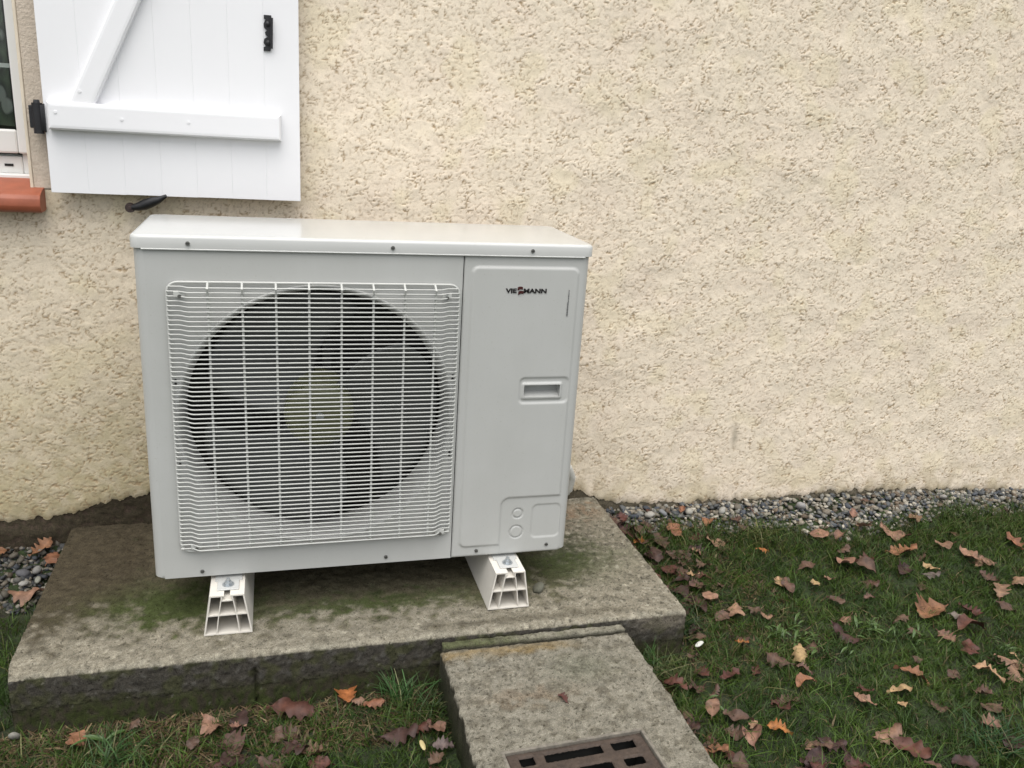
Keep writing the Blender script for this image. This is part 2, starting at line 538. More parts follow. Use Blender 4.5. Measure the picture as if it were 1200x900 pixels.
# ------------------------------------------------------------------ shutter
shutter = tag(empty('window_shutter', (-.235, -.04, .93)), 'white painted plank shutter folded open against the cream wall', 'shutter')
X0, X1, ZB, ZT = -.235, .352, .930, 2.16
nb_ = 7
wd = (X1 - X0) / nb_
for k in range(nb_):
    mb = MB(); g = .00004
    mb.box(X0 + k * wd + g, X0 + (k + 1) * wd - g, -.055, -.028, ZB + random.uniform(-.0006, .0006), ZT, .0004, 1)
    mb.build('plank', M['shutter'], shutter)
def batten(name, poly, yf=-.083):
    mb = MB(); mb.prism(poly, 'y', yf, -.0553)
    fr = [e for e in mb.bm.edges if all(abs(v.co.y - yf) < 1e-5 for v in e.verts)]
    bmesh.ops.bevel(mb.bm, geom=fr, offset=.010, segments=3, affect='EDGES', profile=.6)
    return mb.build(name, M['shutter'], shutter)
batten('rail', [(-.224, 1.078), (.306, 1.078), (.306, 1.142), (-.224, 1.142)])
batten('rail', [(-.224, 1.86), (.306, 1.86), (.306, 1.925), (-.224, 1.925)])
batten('brace', [(-.183, 1.130), (-.125, 1.130), (.235, 1.872), (.177, 1.872)], -.0765)
for px_, pz_ in ((-.150, 1.168), (-.205, 1.118), (-.062, 1.110), (.088, 1.112)):
    MB().cyl((px_, (-.0845 if pz_ < 1.14 else -.078), pz_), (px_, -.070, pz_), .0035, .0045, 10).build('screw_cap', M['shutter'], shutter)
# black wrought latch plate
lp = [(.270, 1.372), (.270, 1.364), (.274, 1.362), (.269, 1.352), (.270, 1.343), (.277, 1.337), (.272, 1.333), (.273, 1.327), (.279, 1.323),
      (.270, 1.318), (.268, 1.309), (.273, 1.301), (.268, 1.298), (.268, 1.290), (.284, 1.290), (.286, 1.298), (.2865, 1.310), (.2855, 1.330), (.2875, 1.350), (.2875, 1.372)]
latch = MB().prism(lp, 'y', -.0600, -.0555).build('latch', M['black_iron'], shutter)
MB().cyl((.2865, -.067, 1.296), (.2885, -.067, 1.366), .0032, None, 10).cyl((.2875, -.067, 1.330), (.2875, -.058, 1.330), .0035).build('latch_rod', M['black_iron'], latch)
for zq in (1.352, 1.309):
    MB().sphere((.279, -.062, zq), .006, 1, .6, 1).build('latch_boss', M['black_iron'], latch)
# hinge at the left edge
hg = MB(); hg.box(-.236, -.2325, -.062, -.030, 1.070, 1.135, .001)
hg.cyl((-.2500, -.050, 1.066), (-.2500, -.050, 1.136), .0115, None, 16)
hg.box(-.2500, -.234, -.058, -.053, 1.072, 1.132, .001)
hinge = hg.build('hinge', M['black_iron'], shutter, True)
MB().box(-.269, -.2495, -.050, .01, 1.078, 1.130, .002).cyl((-.2500, -.050, 1.134), (-.2500, -.050, 1.143), .008, .006).build('hinge_pin', M['black_iron'], hinge)

# shutter stop screwed into the wall
stop = tag(empty('shutter_stop', (-.05, 0, .90)), 'small black iron shutter stop fixed to the wall under the white shutter', 'shutter stop')
MB().cyl((-.030, .02, .908), (-.030, -.040, .908), .009, .007, 12).build('wall_pin', M['black_iron'], stop, True)
MB().tube([(-.060, -.040, .898), (-.045, -.043, .900), (-.028, -.047, .906), (-.008, -.054, .915), (.010, -.060, .922), (.026, -.064, .932)],
          .008, 10, [.007, .010, .013, .012, .008, .004]).build('stop_arm', M['black_iron'], stop, True)
MB().cyl((-.063, -.036, .897), (-.063, -.046, .897), .0125, .0115, 16).cyl((-.063, -.046, .897), (-.063, -.048, .897), .005, .004, 10).build('round_end', plain('rusty_black_iron', (.04, .025, .022), .6, 0, .3, 80), stop, True)

# ------------------------------------------------------------------ concrete slab
SX0, SX1, SY0 = -.277, 1.279, -.678
du = .004
ux = np.arange(SX0, SX1 + 1e-6, du)
prof = []
yy = .012
while yy > SY0 + .010:
    prof.append((yy, 0.0, 0)); yy -= du
for a_ in (20, 45, 70):
    prof.append((SY0 + .008 - .008 * math.sin(R(a_)), -.008 + .008 * math.cos(R(a_)), 1))
zz = -.010
while zz > -.078:
    prof.append((SY0, zz, 2)); zz -= du
for q in (.0004, .0010, .0015): prof.append((SY0 + q, -.080 - q * .3, 3))
zz = -.088
while zz > -.26:
    prof.append((SY0 + .002, zz, 4)); zz -= .006
prof = np.array(prof)
nu, nv = len(ux), len(prof)
UX = np.repeat(ux[:, None], nv, 1)
UY = np.repeat(prof[None, :, 0], nu, 0).copy(); UZ = np.repeat(prof[None, :, 1], nu, 0).copy(); K = np.repeat(prof[None, :, 2], nu, 0)
b1 = band(nu, nv, du, .010, .03, 51); b2 = band(nu, nv, du, .05, .25, 52); b3 = band(nu, nv, du, .008, .016, 53); b4 = band(nu, nv, du, .02, .08, 54)
UXo, UYo = UX.copy(), UY.copy()
top = K <= 1
fr = K >= 2
pit = sstep(1.3, 2.3, b1)
leftrough = sstep(.25, -.15, UX) * sstep(-.30, -.50, UY)
UZ += np.where(top, .0010 * b2 - .003 * pit + .0005 * b3 + leftrough * .0014 * b1, 0)
UY += np.where(fr, -.0006 * b4 + .0006 * b1 + .003 * sstep(.8, 2.0, b4) * (K == 4), 0)
en = np.interp(ux, np.arange(-1, 2, .01), band(300, 1, .01, .02, .12, 55)[:, 0])
nose = np.exp(-((UYo - SY0) ** 2) / .012 ** 2) * np.exp(-(UZ ** 2) / .012 ** 2)
UY += nose * (.0030 * np.abs(en))[:, None]
UZ -= nose * (.0025 * np.abs(en))[:, None]
# vertical crack in the front face
crack = np.exp(-((UX - .224 - .002 * b4) / .0035) ** 2) * fr * sstep(-.03, -.05, UZ)
UY += .012 * crack
# worn left corner
wc = np.exp(-((UX - SX0) / .03) ** 2) * np.exp(-((UYo - SY0) / .03) ** 2)
UX += wc * .008; UZ -= wc * .005 * top
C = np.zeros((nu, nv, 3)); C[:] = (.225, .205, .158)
C = mixc(C, (.165, .15, .115), sstep(-.4, 1.6, b2) * .8)
C = mixc(C, (.34, .315, .25), sstep(.3, 1.8, b4) * .7)
C = mixc(C, (.055, .048, .035), pit * .7)
w = .04 * b2 + .02 * b4
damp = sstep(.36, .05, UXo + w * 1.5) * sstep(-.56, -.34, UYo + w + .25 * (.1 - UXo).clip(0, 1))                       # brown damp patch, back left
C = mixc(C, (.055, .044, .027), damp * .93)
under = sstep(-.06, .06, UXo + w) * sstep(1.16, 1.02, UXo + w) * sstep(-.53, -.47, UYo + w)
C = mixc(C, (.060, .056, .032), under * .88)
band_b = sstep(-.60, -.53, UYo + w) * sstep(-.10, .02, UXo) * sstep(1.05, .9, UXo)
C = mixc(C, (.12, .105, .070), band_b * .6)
def blob(x, y, rx, ry): return np.exp(-(((UXo - x + w * .6) / rx) ** 2 + ((UYo - y + w * .5) / ry) ** 2))
C = mixc(C, (.050, .068, .020), np.clip(blob(.03, -.42, .17, .075) + blob(.08, -.47, .11, .05) + blob(1.02, -.38, .17, .09) + blob(.50, -.51, .34, .04), 0, 1) * .88)
C = mixc(C, (.07, .075, .05), blob(1.05, -.30, .12, .10) * .5)
C = mixc(C, (.24, .15, .09), blob(1.20, -.09, .06, .05) * .55)
C = mixc(C, (.05, .035, .025), blob(.98, -.30, .04, .03) * .5)
spots = sstep(1.45, 1.9, band(nu, nv, du, .016, .05, 57)) * sstep(.55, .95, UXo)
C = mixc(C, (.060, .055, .042), spots * .8)
joint = np.exp(-((UYo + .64) / .012) ** 2) * sstep(.60, .65, UXo) * sstep(1.15, 1.1, UXo)
C = mixc(C, (.07, .06, .04), joint * .5)
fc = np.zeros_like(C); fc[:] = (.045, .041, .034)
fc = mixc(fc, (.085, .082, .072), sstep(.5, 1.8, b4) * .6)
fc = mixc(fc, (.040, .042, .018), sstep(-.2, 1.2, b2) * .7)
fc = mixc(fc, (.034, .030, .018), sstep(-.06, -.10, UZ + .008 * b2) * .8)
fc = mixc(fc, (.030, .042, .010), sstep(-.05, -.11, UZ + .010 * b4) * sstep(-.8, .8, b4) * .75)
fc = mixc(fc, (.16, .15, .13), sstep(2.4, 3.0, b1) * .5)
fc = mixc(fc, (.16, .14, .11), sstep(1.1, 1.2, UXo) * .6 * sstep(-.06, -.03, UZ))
fm = fr.astype(float)
lip = np.exp(-((UYo - SY0 - .004) / .010) ** 2) * (K <= 1) * sstep(-1, .5, b2)
C = mixc(C, (.30, .28, .22), lip * .55)
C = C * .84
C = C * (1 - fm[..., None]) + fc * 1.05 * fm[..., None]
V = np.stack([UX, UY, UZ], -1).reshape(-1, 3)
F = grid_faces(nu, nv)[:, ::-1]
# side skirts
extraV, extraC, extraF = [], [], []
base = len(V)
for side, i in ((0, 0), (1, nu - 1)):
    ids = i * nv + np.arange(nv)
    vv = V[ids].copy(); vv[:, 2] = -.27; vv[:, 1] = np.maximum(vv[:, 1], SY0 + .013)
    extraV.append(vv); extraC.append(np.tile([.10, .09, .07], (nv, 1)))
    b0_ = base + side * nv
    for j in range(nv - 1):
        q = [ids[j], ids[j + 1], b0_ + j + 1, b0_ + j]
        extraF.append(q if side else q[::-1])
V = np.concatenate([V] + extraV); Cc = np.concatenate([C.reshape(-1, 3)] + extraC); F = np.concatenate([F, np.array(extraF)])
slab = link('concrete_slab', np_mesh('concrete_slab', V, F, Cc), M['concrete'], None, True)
slab.data.set_sharp_from_angle(angle=R(50))
tag(slab, 'weathered stained concrete slab against the wall under the heat pump', 'slab')

# ------------------------------------------------------------------ drain chamber in front of the slab
drain = tag(empty('drain_chamber', (.87, -1.1, -.2)), 'square concrete drain chamber with iron grate set before the slab', 'drain')
def concrete_block(name, x0, x1, y0, y1, zt, zbot, seed, holes=None, skew=0.0, tintf=None, parent=None, r=.006):
    dd = .004
    def axis(a, b):
        v = list(np.arange(a + r, b - r + 1e-6, dd))
        return [(a, 1)] + [(a + r * .35, .35)] + [(q, 0) for q in v] + [(b - r * .35, .35)] + [(b, 1)]
    ax, ay = axis(x0, x1), axis(y0, y1)
    xs = np.array([a[0] for a in ax]); ys = np.array([a[0] for a in ay])
    X, Y = np.meshgrid(xs, ys, indexing='ij')
    ex = np.array([a[1] for a in ax])[:, None]; ey = np.array([a[1] for a in ay])[None, :]
    n_, m_ = X.shape
    q1 = band(n_, m_, dd, .010, .03, seed); q2 = band(n_, m_, dd, .04, .2, seed + 1); q3 = band(n_, m_, dd, .008, .014, seed + 2)
    Z = zt - r * np.maximum(ex, ey) * .9 + .0010 * q2 - .0028 * sstep(1.3, 2.3, q1) + .0005 * q3
    X = X + skew * (Y - y1) + .0018 * q2 * ((ex > .9) * 1.0)
    c = tintf(X, Y, q1, q2)
    f = grid_faces(n_, m_)
    if holes is not None:
        fx_ = X.reshape(-1)[f].mean(1); fy_ = Y.reshape(-1)[f].mean(1)
        f = f[~holes(fx_, fy_)]
    V = np.stack([X, Y, Z], -1).reshape(-1, 3); c = c.reshape(-1, 3)
    b = len(V)
    idx = np.arange(n_ * m_).reshape(n_, m_)
    loop = np.concatenate([idx[:, 0], idx[-1, 1:], idx[-2::-1, -1], idx[0, -2:0:-1]])
    vb = V[loop].copy(); rings = []
    allV, allC, allF = [V], [c], [f]
    prev = loop
    rs = np.random.RandomState(seed)
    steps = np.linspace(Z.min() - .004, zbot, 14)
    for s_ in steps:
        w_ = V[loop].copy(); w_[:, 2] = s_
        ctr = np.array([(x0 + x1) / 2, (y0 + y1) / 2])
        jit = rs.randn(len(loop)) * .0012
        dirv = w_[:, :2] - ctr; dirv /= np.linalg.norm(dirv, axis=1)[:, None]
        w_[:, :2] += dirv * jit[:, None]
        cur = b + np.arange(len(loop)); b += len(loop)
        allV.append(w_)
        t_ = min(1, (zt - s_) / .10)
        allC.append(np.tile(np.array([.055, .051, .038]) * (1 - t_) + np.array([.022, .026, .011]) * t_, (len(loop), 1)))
        nxt = np.roll(cur, -1); pn = np.roll(prev, -1)
        allF.append(np.stack([prev, cur, nxt, pn], 1))
        prev = cur
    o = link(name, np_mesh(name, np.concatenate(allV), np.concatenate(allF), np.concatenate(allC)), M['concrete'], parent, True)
    o.data.set_sharp_from_angle(angle=R(50))
    return o
def tint_cover(X, Y, q1, q2):
    c = np.zeros(X.shape + (3,)); c[:] = (.172, .160, .128)
    c = mixc(c, (.105, .095, .072), sstep(-.5, 1.5, q2) * .8)
    c = mixc(c, (.25, .235, .19), sstep(.6, 2.2, q1 * -1) * .5)
    c = mixc(c, (.05, .045, .032), sstep(1.2, 2.1, q1) * .85)
    c = mixc(c, (.10, .105, .075), np.exp(-(((X - .95) / .08) ** 2 + ((Y + .82) / .05) ** 2)) * .5)
    c = mixc(c, (.20, .135, .05), np.exp(-((Y + .727 + .006 * q2) / .016) ** 2) * sstep(1.0, .88, X) * .55)
    c = mixc(c, (.13, .085, .05), np.exp(-(((X - .80) / .10) ** 2 + ((Y + .90 + .012 * q2) / .02) ** 2)) * .4)
    return c
GX0, GX1, GY1 = .697, .999, -1.052
GROT = R(2.6)
def grot(x, y, s=1.0):
    cx, cy = (GX0 + GX1) / 2, GY1
    c_, s_ = math.cos(GROT * s), math.sin(GROT * s)
    return cx + (x - cx) * c_ - (y - cy) * s_, cy + (x - cx) * s_ + (y - cy) * c_
def in_grate(x, y):
    x, y = grot(x, y, -1)
    return (x > GX0 + .001) & (x < GX1 - .001) & (y > GY0 + .001) & (y < GY1 - .001)
def spin(mb):
    for v in mb.bm.verts: v.co.x, v.co.y = grot(v.co.x, v.co.y)
    return mb
GY0 = GY1 - .302
cover = concrete_block('cover', .640, 1.108, -1.50, -.706, -.023, -.24, 61,
               in_grate, 0.0, tint_cover, drain)
def tint_rim(X, Y, q1, q2):
    c = np.zeros(X.shape + (3,)); c[:] = (.17, .16, .125)
    c = mixc(c, (.05, .062, .018), sstep(.95, .70, X + .03 * q2) * .75)
    c = mixc(c, (.06, .05, .035), sstep(.9, 2.0, q1) * .7)
    return c
concrete_block('rim', .645, 1.100, -.704, -.6835, -.014, -.20, 71, None, 0.0, tint_rim, drain, .003)
# dark shaft under the grate
mb = MB()
mb.box(GX0 - .002, GX0 + .006, GY0, GY1, -.30, -.036); mb.box(GX1 - .006, GX1 + .002, GY0, GY1, -.30, -.036)
mb.box(GX0, GX1, GY0 - .002, GY0 + .006, -.30, -.036); mb.box(GX0, GX1, GY1 - .006, GY1 + .002, -.30, -.036)
mb.box(GX0, GX1, GY0, GY1, -.41, -.40)
spin(mb).build('shaft', M['dark'], drain)
mb = MB()
for a in ((GX0 - .004, GX1 + .004, GY1 - .003, GY1 + .004), (GX0 - .004, GX1 + .004, GY0 - .004, GY0 + .003), (GX0 - .004, GX0 + .003, GY0 + .003, GY1 - .003), (GX1 - .003, GX1 + .004, GY0 + .003, GY1 - .003)):
    mb.box(*a, -.045, -.0215, .001, 1)
spin(mb).build('grate_frame', plain('pale_mortar_edge', (.15, .135, .11), .9, 0, .4, 90, .3, 300), drain)
# cast iron grate with staggered slots
grate_e = None
def slots():
    rows = []
    g0, g1 = GX0 + .008, GX1 - .008
    for k in range(6):
        yc = GY1 - .028 - k * .0465
        if k % 2 == 0: rows.append((yc, [(g0 + .018, g0 + .052), (g0 + .070, g0 + .196), (g0 + .214, g1 - .018)]))
        else: rows.append((yc, [(g0 + .018, g0 + .110), (g0 + .128, g0 + .200), (g0 + .222, g1 - .018)]))
    return rows
gd = .002
ggx = np.arange(GX0 + .004, GX1 - .004 + 1e-6, gd); ggy = np.arange(GY0 + .004, GY1 - .004 + 1e-6, gd)
QX, QY = np.meshgrid(ggx, ggy, indexing='ij')
sd = np.full(QX.shape, -1.0)
for yc, segs in slots():
    for a_, b_ in segs:
        hx, hy, rr = (b_ - a_) / 2, .0132, .006
        qx = np.abs(QX - (a_ + b_) / 2) - (hx - rr); qy = np.abs(QY - yc) - (hy - rr)
        sdf = np.sqrt(np.maximum(qx, 0) ** 2 + np.maximum(qy, 0) ** 2) + np.minimum(np.maximum(qx, qy), 0) - rr
        sd = np.maximum(sd, -sdf)
eb = np.minimum(np.minimum(QX - ggx[0], ggx[-1] - QX), np.minimum(QY - ggy[0], ggy[-1] - QY))
QZ = -.0262 - .004 * sstep(-.0005, .0035, sd) - .003 * sstep(.003, 0, eb) - .0008 * sstep(.014, .018, eb) + .0005 * band(*QX.shape, gd, .006, .03, 81)
gf = grid_faces(*QX.shape)
hole = sd.reshape(-1)[gf].mean(1) > .0022
QX, QY = grot(QX, QY)
grate = link('grate', np_mesh('grate', np.stack([QX, QY, QZ], -1).reshape(-1, 3), gf[~hole]), M['iron'], drain, True)

# ------------------------------------------------------------------ hollow PVC support beams
BH, BWB, BWT, BY0, BL = .1026, .106, .0755, -.593, .46
def beam(cx, label):
    root = tag(empty('support_beam', (cx, BY0 + BL / 2, 0)), label, 'support beam', 'hollow plastic beams carrying the heat pump')
    t = .0032
    mb = MB()
    def web(a, b, th=t, y0=BY0, y1=BY0 + BL):
        a, b = Vector(a), Vector(b); dv = (b - a).normalized(); nn = Vector((-dv.y, dv.x)) * th / 2
        mb.prism([tuple(a + nn), tuple(b + nn), tuple(b - nn), tuple(a - nn)], 'y', y0, y1)
    zb_, zt_ = .0015 + t / 2, BH - t / 2
    hb, ht = BWB / 2 - t / 2, BWT / 2 - t / 2
    def hw(z): return hb + (ht - hb) * (z - zb_) / (zt_ - zb_)
    zm = .052
    web((cx - hb - t / 2, zb_), (cx + hb + t / 2, zb_))
    for s in (-1, 1):
        web((cx + s * hb, zb_ + t / 2 + .0002), (cx + s * ht, zt_ - t / 2 - .0002))
        web((cx + s * .0255, zb_ + t / 2 + .0002), (cx + s * .0195, zm - t / 2 - .0002), t * .7)
        web((cx + s * .0190, zm + t / 2 + .0002), (cx + s * .0135, zt_ - .0135), t * .7)
        web((cx + s * (ht + t / 2), zt_), (cx + s * .0065, zt_))
        web((cx + s * .0120, zt_ - t / 2 - .0002), (cx + s * .0120, zt_ - .0120), t * .8)
    web((cx - hw(zm) + t / 2 + .0002, zm), (cx + hw(zm) - t / 2 - .0002, zm))
    web((cx - .0135, zt_ - .0125), (cx + .0135, zt_ - .0125), t * .8)
    mb.build('profile', M['pvc'], root)
    return root
beam(.164, 'left hollow cream plastic beam between concrete slab and heat pump')
beam(.830, 'right hollow cream plastic beam between concrete slab and heat pump')

# ------------------------------------------------------------------ heat pump
UY0, UY1, UZ0, ULZ, UZT = -.521, -.189, .115, .8755, .902
hp = tag(empty('heat_pump', (.5, -.355, UZ0)), 'light grey outdoor heat pump with wire fan grille standing on two beams', 'heat pump')

def rr_outline(x0, x1, y0, y1, r, n=6):
    pts = []
    for cx, cy, a0 in ((x1 - r, y0 + r, -90), (x1 - r, y1 - r, 0), (x0 + r, y1 - r, 90), (x0 + r, y0 + r, 180)):
        for k in range(n + 1):
            a = R(a0 + 90 * k / n)
            pts.append((cx + r * math.cos(a), cy + r * math.sin(a)))
    return pts
# casing: wraps the sides, back and rounded corners; open to the front panels
BX0, BX1, CR = .005, .995, .022
mb = MB()
ol = rr_outline(BX0, BX1, UY0, UY1, CR, 8)          # starts at front right corner, goes round, ends at front left corner
zsteps = [UZ0 + .004, UZ0 + .010, ULZ]
rows = []
for z in zsteps:
    rows.append([mb.bm.verts.new((x, y, z)) for x, y in ol])
rows.insert(0, [mb.bm.verts.new((x + (.006 if x < .5 else -.006) * (1 if abs(x - .5) > .45 else 0), y + .002 * (1 if y < -.4 else -1), UZ0)) for x, y in ol])
for q in range(len(rows) - 1):
    for i in range(len(ol) - 1):
        mb.bm.faces.new((rows[q][i], rows[q][i + 1], rows[q + 1][i + 1], rows[q + 1][i]))
bmesh.ops.contextual_create(mb.bm, geom=rows[0])
mb.build('casing', M['casing'], hp, True)

# fan panel with the bell mouth
FCX, FCZ = .376, .494
px0, px1, pz0, pz1 = BX0 + CR, .6915, UZ0, ULZ
def ray_rect(a, ins=0.0):
    dx, dz = math.cos(a), math.sin(a)
    t = 1e9
    if dx > 1e-9: t = min(t, (px1 - ins - FCX) / dx)
    if dx < -1e-9: t = min(t, (px0 - FCX) / dx)
    if dz > 1e-9: t = min(t, (pz1 - FCZ) / dz)
    if dz < -1e-9: t = min(t, (pz0 - FCZ) / dz)
    return t
angs = sorted([2 * math.pi * k / 128 for k in range(128)] + [math.atan2(z - FCZ, x - FCX) % (2 * math.pi) for x in (px0, px1) for z in (pz0, pz1)])
mb = MB()
# rings: (radius or None for the rectangle, y)
prof_r = [(None, UY0 + .004), ('rect', UY0), (.3085, UY0), (.3075, UY0 - .0010), (.3050, UY0 - .0014), (.3025, UY0 - .0004), (.2995, UY0 + .003), (.2955, UY0 + .011),
          (.2920, UY0 + .024), (.2900, UY0 + .045), (.2900, UY0 + .090), (.2930, UY0 + .100), (.3000, UY0 + .112)]
rings = []
for r_, y_ in prof_r:
    ring = []
    for a in angs:
        t = ray_rect(a) if not isinstance(r_, float) else min(r_, ray_rect(a) - (.0015 if r_ > .3 else .004))
        ring.append(mb.bm.verts.new((FCX + t * math.cos(a), y_, FCZ + t * math.sin(a))))
    rings.append(ring)
n_ = len(angs)
for q in range(len(rings) - 1):
    for i in range(n_):
        j = (i + 1) % n_
        mb.bm.faces.new((rings[q][i], rings[q][j], rings[q + 1][j], rings[q + 1][i]))
# corner stamped pads near the grille mounts
o = mb.build('fan_panel', M['casing'], hp, True)

# service panel with pressed relief (a heightfield), right of the seam
x0s, x1s = .6940, BX1 - CR
gsx = np.concatenate([np.arange(x0s, x1s, .002), [x1s]]); gsz = np.concatenate([np.arange(UZ0, ULZ, .002), [ULZ]])
PX, PZ = np.meshgrid(gsx, gsz, indexing='ij')
def sdbox(cx0, cx1, cz0, cz1, r):
    hx, hz = (cx1 - cx0) / 2, (cz1 - cz0) / 2
    qx = np.abs(PX - (cx0 + cx1) / 2) - (hx - r); qz = np.abs(PZ - (cz0 + cz1) / 2) - (hz - r)
    return np.sqrt(np.maximum(qx, 0) ** 2 + np.maximum(qz, 0) ** 2) + np.minimum(np.maximum(qx, qz), 0) - r
H = .0036 * sstep(.005, -.003, np.maximum(sdbox(.714, .9655, .144, .846, .014), -sdbox(.813, 1.2, -.2, .272, .022)))
H -= .0030 * sstep(.004, -.003, sdbox(.842, .962, .520, .582, .010))
H += .0035 * sstep(.004, -.002, sdbox(.848, .946, .530, .569, .004))
H -= .0020 * sstep(.003, -.003, sdbox(.897, .972, .156, .247, .014))
for kx, kz, kr in ((.859, .226, .0125), (.858, .175, .0165)):
    dr = np.abs(np.sqrt((PX - kx) ** 2 + (PZ - kz) ** 2) - kr)
    H -= .0030 * sstep(.0025, .0005, dr)
H -= .0015 * sstep(.0022, .0004, np.abs(PX - .816)) * sstep(.145, .13, PZ)
H *= 1 - sstep(.006, 0, np.minimum(PX - x0s, ULZ - PZ)) * 1.0
H -= .003 * sstep(.003, 0, PX - x0s)
H -= .002 * sstep(.003, 0, PZ - UZ0)
slot = (.8525, .9415, .5345, .5645)
f = grid_faces(len(gsx), len(gsz))
mx_ = PX.reshape(-1)[f].mean(1); mz_ = PZ.reshape(-1)[f].mean(1)
inside = (mx_ > slot[0]) & (mx_ < slot[1]) & (mz_ > slot[2]) & (mz_ < slot[3])
service = link('service_panel', np_mesh('service_panel', np.stack([PX, UY0 - H, PZ], -1).reshape(-1, 3), f[~inside]), M['casing'], hp, True)
# grip pocket: a sloping floor under an open top
mb = MB()
yb = UY0 + .024
sx0, sx1, sz0, sz1 = slot[0] - .002, slot[1] + .002, slot[2] - .002, slot[3] + .002
P_ = lambda *a: mb.bm.verts.new(a)
yf_ = UY0 - .001
A = [P_(sx0, yf_, sz0), P_(sx1, yf_, sz0), P_(sx1, yf_, sz1), P_(sx0, yf_, sz1)]
B = [P_(sx0 + .001, yb, sz0 + .012), P_(sx1 - .001, yb, sz0 + .012), P_(sx1 - .001, yb, sz1 + .012), P_(sx0 + .001, yb, sz1 + .012)]
Tp = [P_(sx0, yf_ + .003, sz1 + .012), P_(sx1, yf_ + .003, sz1 + .012)]
mb.bm.faces.new((A[0], A[1], B[1], B[0])); mb.bm.faces.new((B[0], B[1], B[2], B[3])); mb.bm.faces.new((A[1], A[2], B[2], B[1])); mb.bm.faces.new((A[3], A[0], B[0], B[3]))
mb.bm.faces.new((B[3], B[2], Tp[1], Tp[0]))
mb.build('handle_recess', M['casing'], service)

# interior: chamber walls, coil fins
mb = MB()
mb.box(.02, .028, UY0 + .06, UY1 - .004, UZ0 + .006, ULZ - .004); mb.box(.682, .690, UY0 + .06, UY1 - .004, UZ0 + .006, ULZ - .004)
mb.box(.028, .682, UY0 + .06, UY1 - .004, UZ0 + .006, UZ0 + .014); mb.box(.028, .682, UY0 + .06, UY1 - .004, ULZ - .012, ULZ - .004)
mb.build('fan_chamber', M['dark'], hp)
coil = MB().box(.03, .68, UY1 - .030, UY1 - .010, UZ0 + .02, ULZ - .02).build('coil', M['coil'], hp)
for k in range(34):
    zc = UZ0 + .03 + k * .0215
    MB().cyl((.032, UY1 - .036, zc), (.678, UY1 - .036, zc), .0042, None, 8).build('coil_tube', M['coil'], coil)
# fan
FY = UY0 + .075
fan = MB().cyl((FCX, FY - .040, FCZ), (FCX, FY + .045, FCZ), .078, .084, 40).sphere((FCX, FY - .040, FCZ), .076, 1, .25, 1, 3).build('fan', M['hub'], hp, True)
MB().cyl((FCX, FY - .062, FCZ), (FCX, FY - .053, FCZ), .009, .011, 12).build('hub_cap', M['zinc'], fan, True)
for kb in range(3):
    a0 = R(18 + 120 * kb)
    nr, na_ = 14, 22
    Vb = []
    for i in range(nr):
        t = i / (nr - 1); r_ = .060 + t * .220
        sweep = R(88 - 6 * math.cos(t * 3)); sk = R(-24) * t ** 1.4
        for j in range(na_):
            s_ = j / (na_ - 1)
            a = a0 + sk + (s_ - .5) * sweep
            yv = FY + (.040 - .006 * t) * (0.5 - s_) * 1.5 + .010 * math.sin(s_ * math.pi) - .012 * t
            rr_ = r_ - (.030 * (abs(s_ - .5) * 2) ** 4) * t
            Vb.append((FCX + rr_ * math.cos(a), yv, FCZ + rr_ * math.sin(a)))
    me = np_mesh('blade', np.array(Vb), grid_faces(nr, na_))
    bo = link('blade', me, M['blade'], fan, True)
    sm = bo.modifiers.new('thickness', 'SOLIDIFY'); sm.thickness = .004
# motor bracket and motor behind the fan
MB().cyl((FCX, FY + .046, FCZ), (FCX, FY + .13, FCZ), .055, None, 24).box(FCX - .035, FCX - .015, FY + .10, FY + .115, UZ0 + .02, ULZ - .02).box(FCX + .015, FCX + .035, FY + .10, FY + .115, UZ0 + .02, ULZ - .02).build('motor', M['coil'], hp)

# wire grille
GXL, GXR, GZB, GZT = .0665, .6835, .186, .8065
GF = UY0 - .026            # front level of the wire basket
GBk = UY0 - .0075          # level of its rim
cr_ = .022
rim_pts = []
for cx, cz, a0 in ((GXR - cr_, GZT - cr_, 90), (GXR - cr_, GZB + cr_, 0), (GXL + cr_, GZB + cr_, -90), (GXL + cr_, GZT - cr_, -180)):
    for k in range(7):
        a = R(a0 - 90 * k / 6)
        rim_pts.append((cx + cr_ * math.cos(a), GBk, cz + cr_ * math.sin(a)))
rim_pts.append(rim_pts[0]); rim_pts.append(rim_pts[1])
grille = MB().tube(rim_pts, .0027, 8).build('grille', M['wire'], hp, True)
NW = 60
RW = .0017
hw_mesh = None
def hwire(z, inset):
    a, b = GXL + inset, GXR - inset
    st = .026
    pts = [(a, GBk - .002, z), (a + .004, GBk - .004, z), (a + st - .004, GBk - .004, z), (a + st, GBk - .006, z), (a + st + .012, GF + .002, z), (a + st + .017, GF, z),
           (b - st - .017, GF, z), (b - st - .012, GF + .002, z), (b - st, GBk - .006, z), (b - st + .004, GBk - .004, z), (b - .004, GBk - .004, z), (b, GBk - .002, z)]
    return pts
src_wire = MB().tube(hwire(0.0, 0.0), RW, 6).build('horizontal_wire', M['wire'], grille, True)
base_loc = src_wire.location.copy()
for k in range(NW):
    z = GZB + .0085 + k * (GZT - GZB - .017) / (NW - 1)
    near = min(z - GZB, GZT - z)
    if k == 0: w_ = src_wire
    elif near < .022:
        ins = cr_ - math.sqrt(max(0, cr_ ** 2 - (cr_ - near) ** 2))
        w_ = MB().tube(hwire(0.0, ins), RW, 6).build('horizontal_wire', M['wire'], grille, True)
    else:
        w_ = src_wire.copy(); col.objects.link(w_)
    w_.location = base_loc + Vector((random.uniform(-.0004, .0004), 0, z))
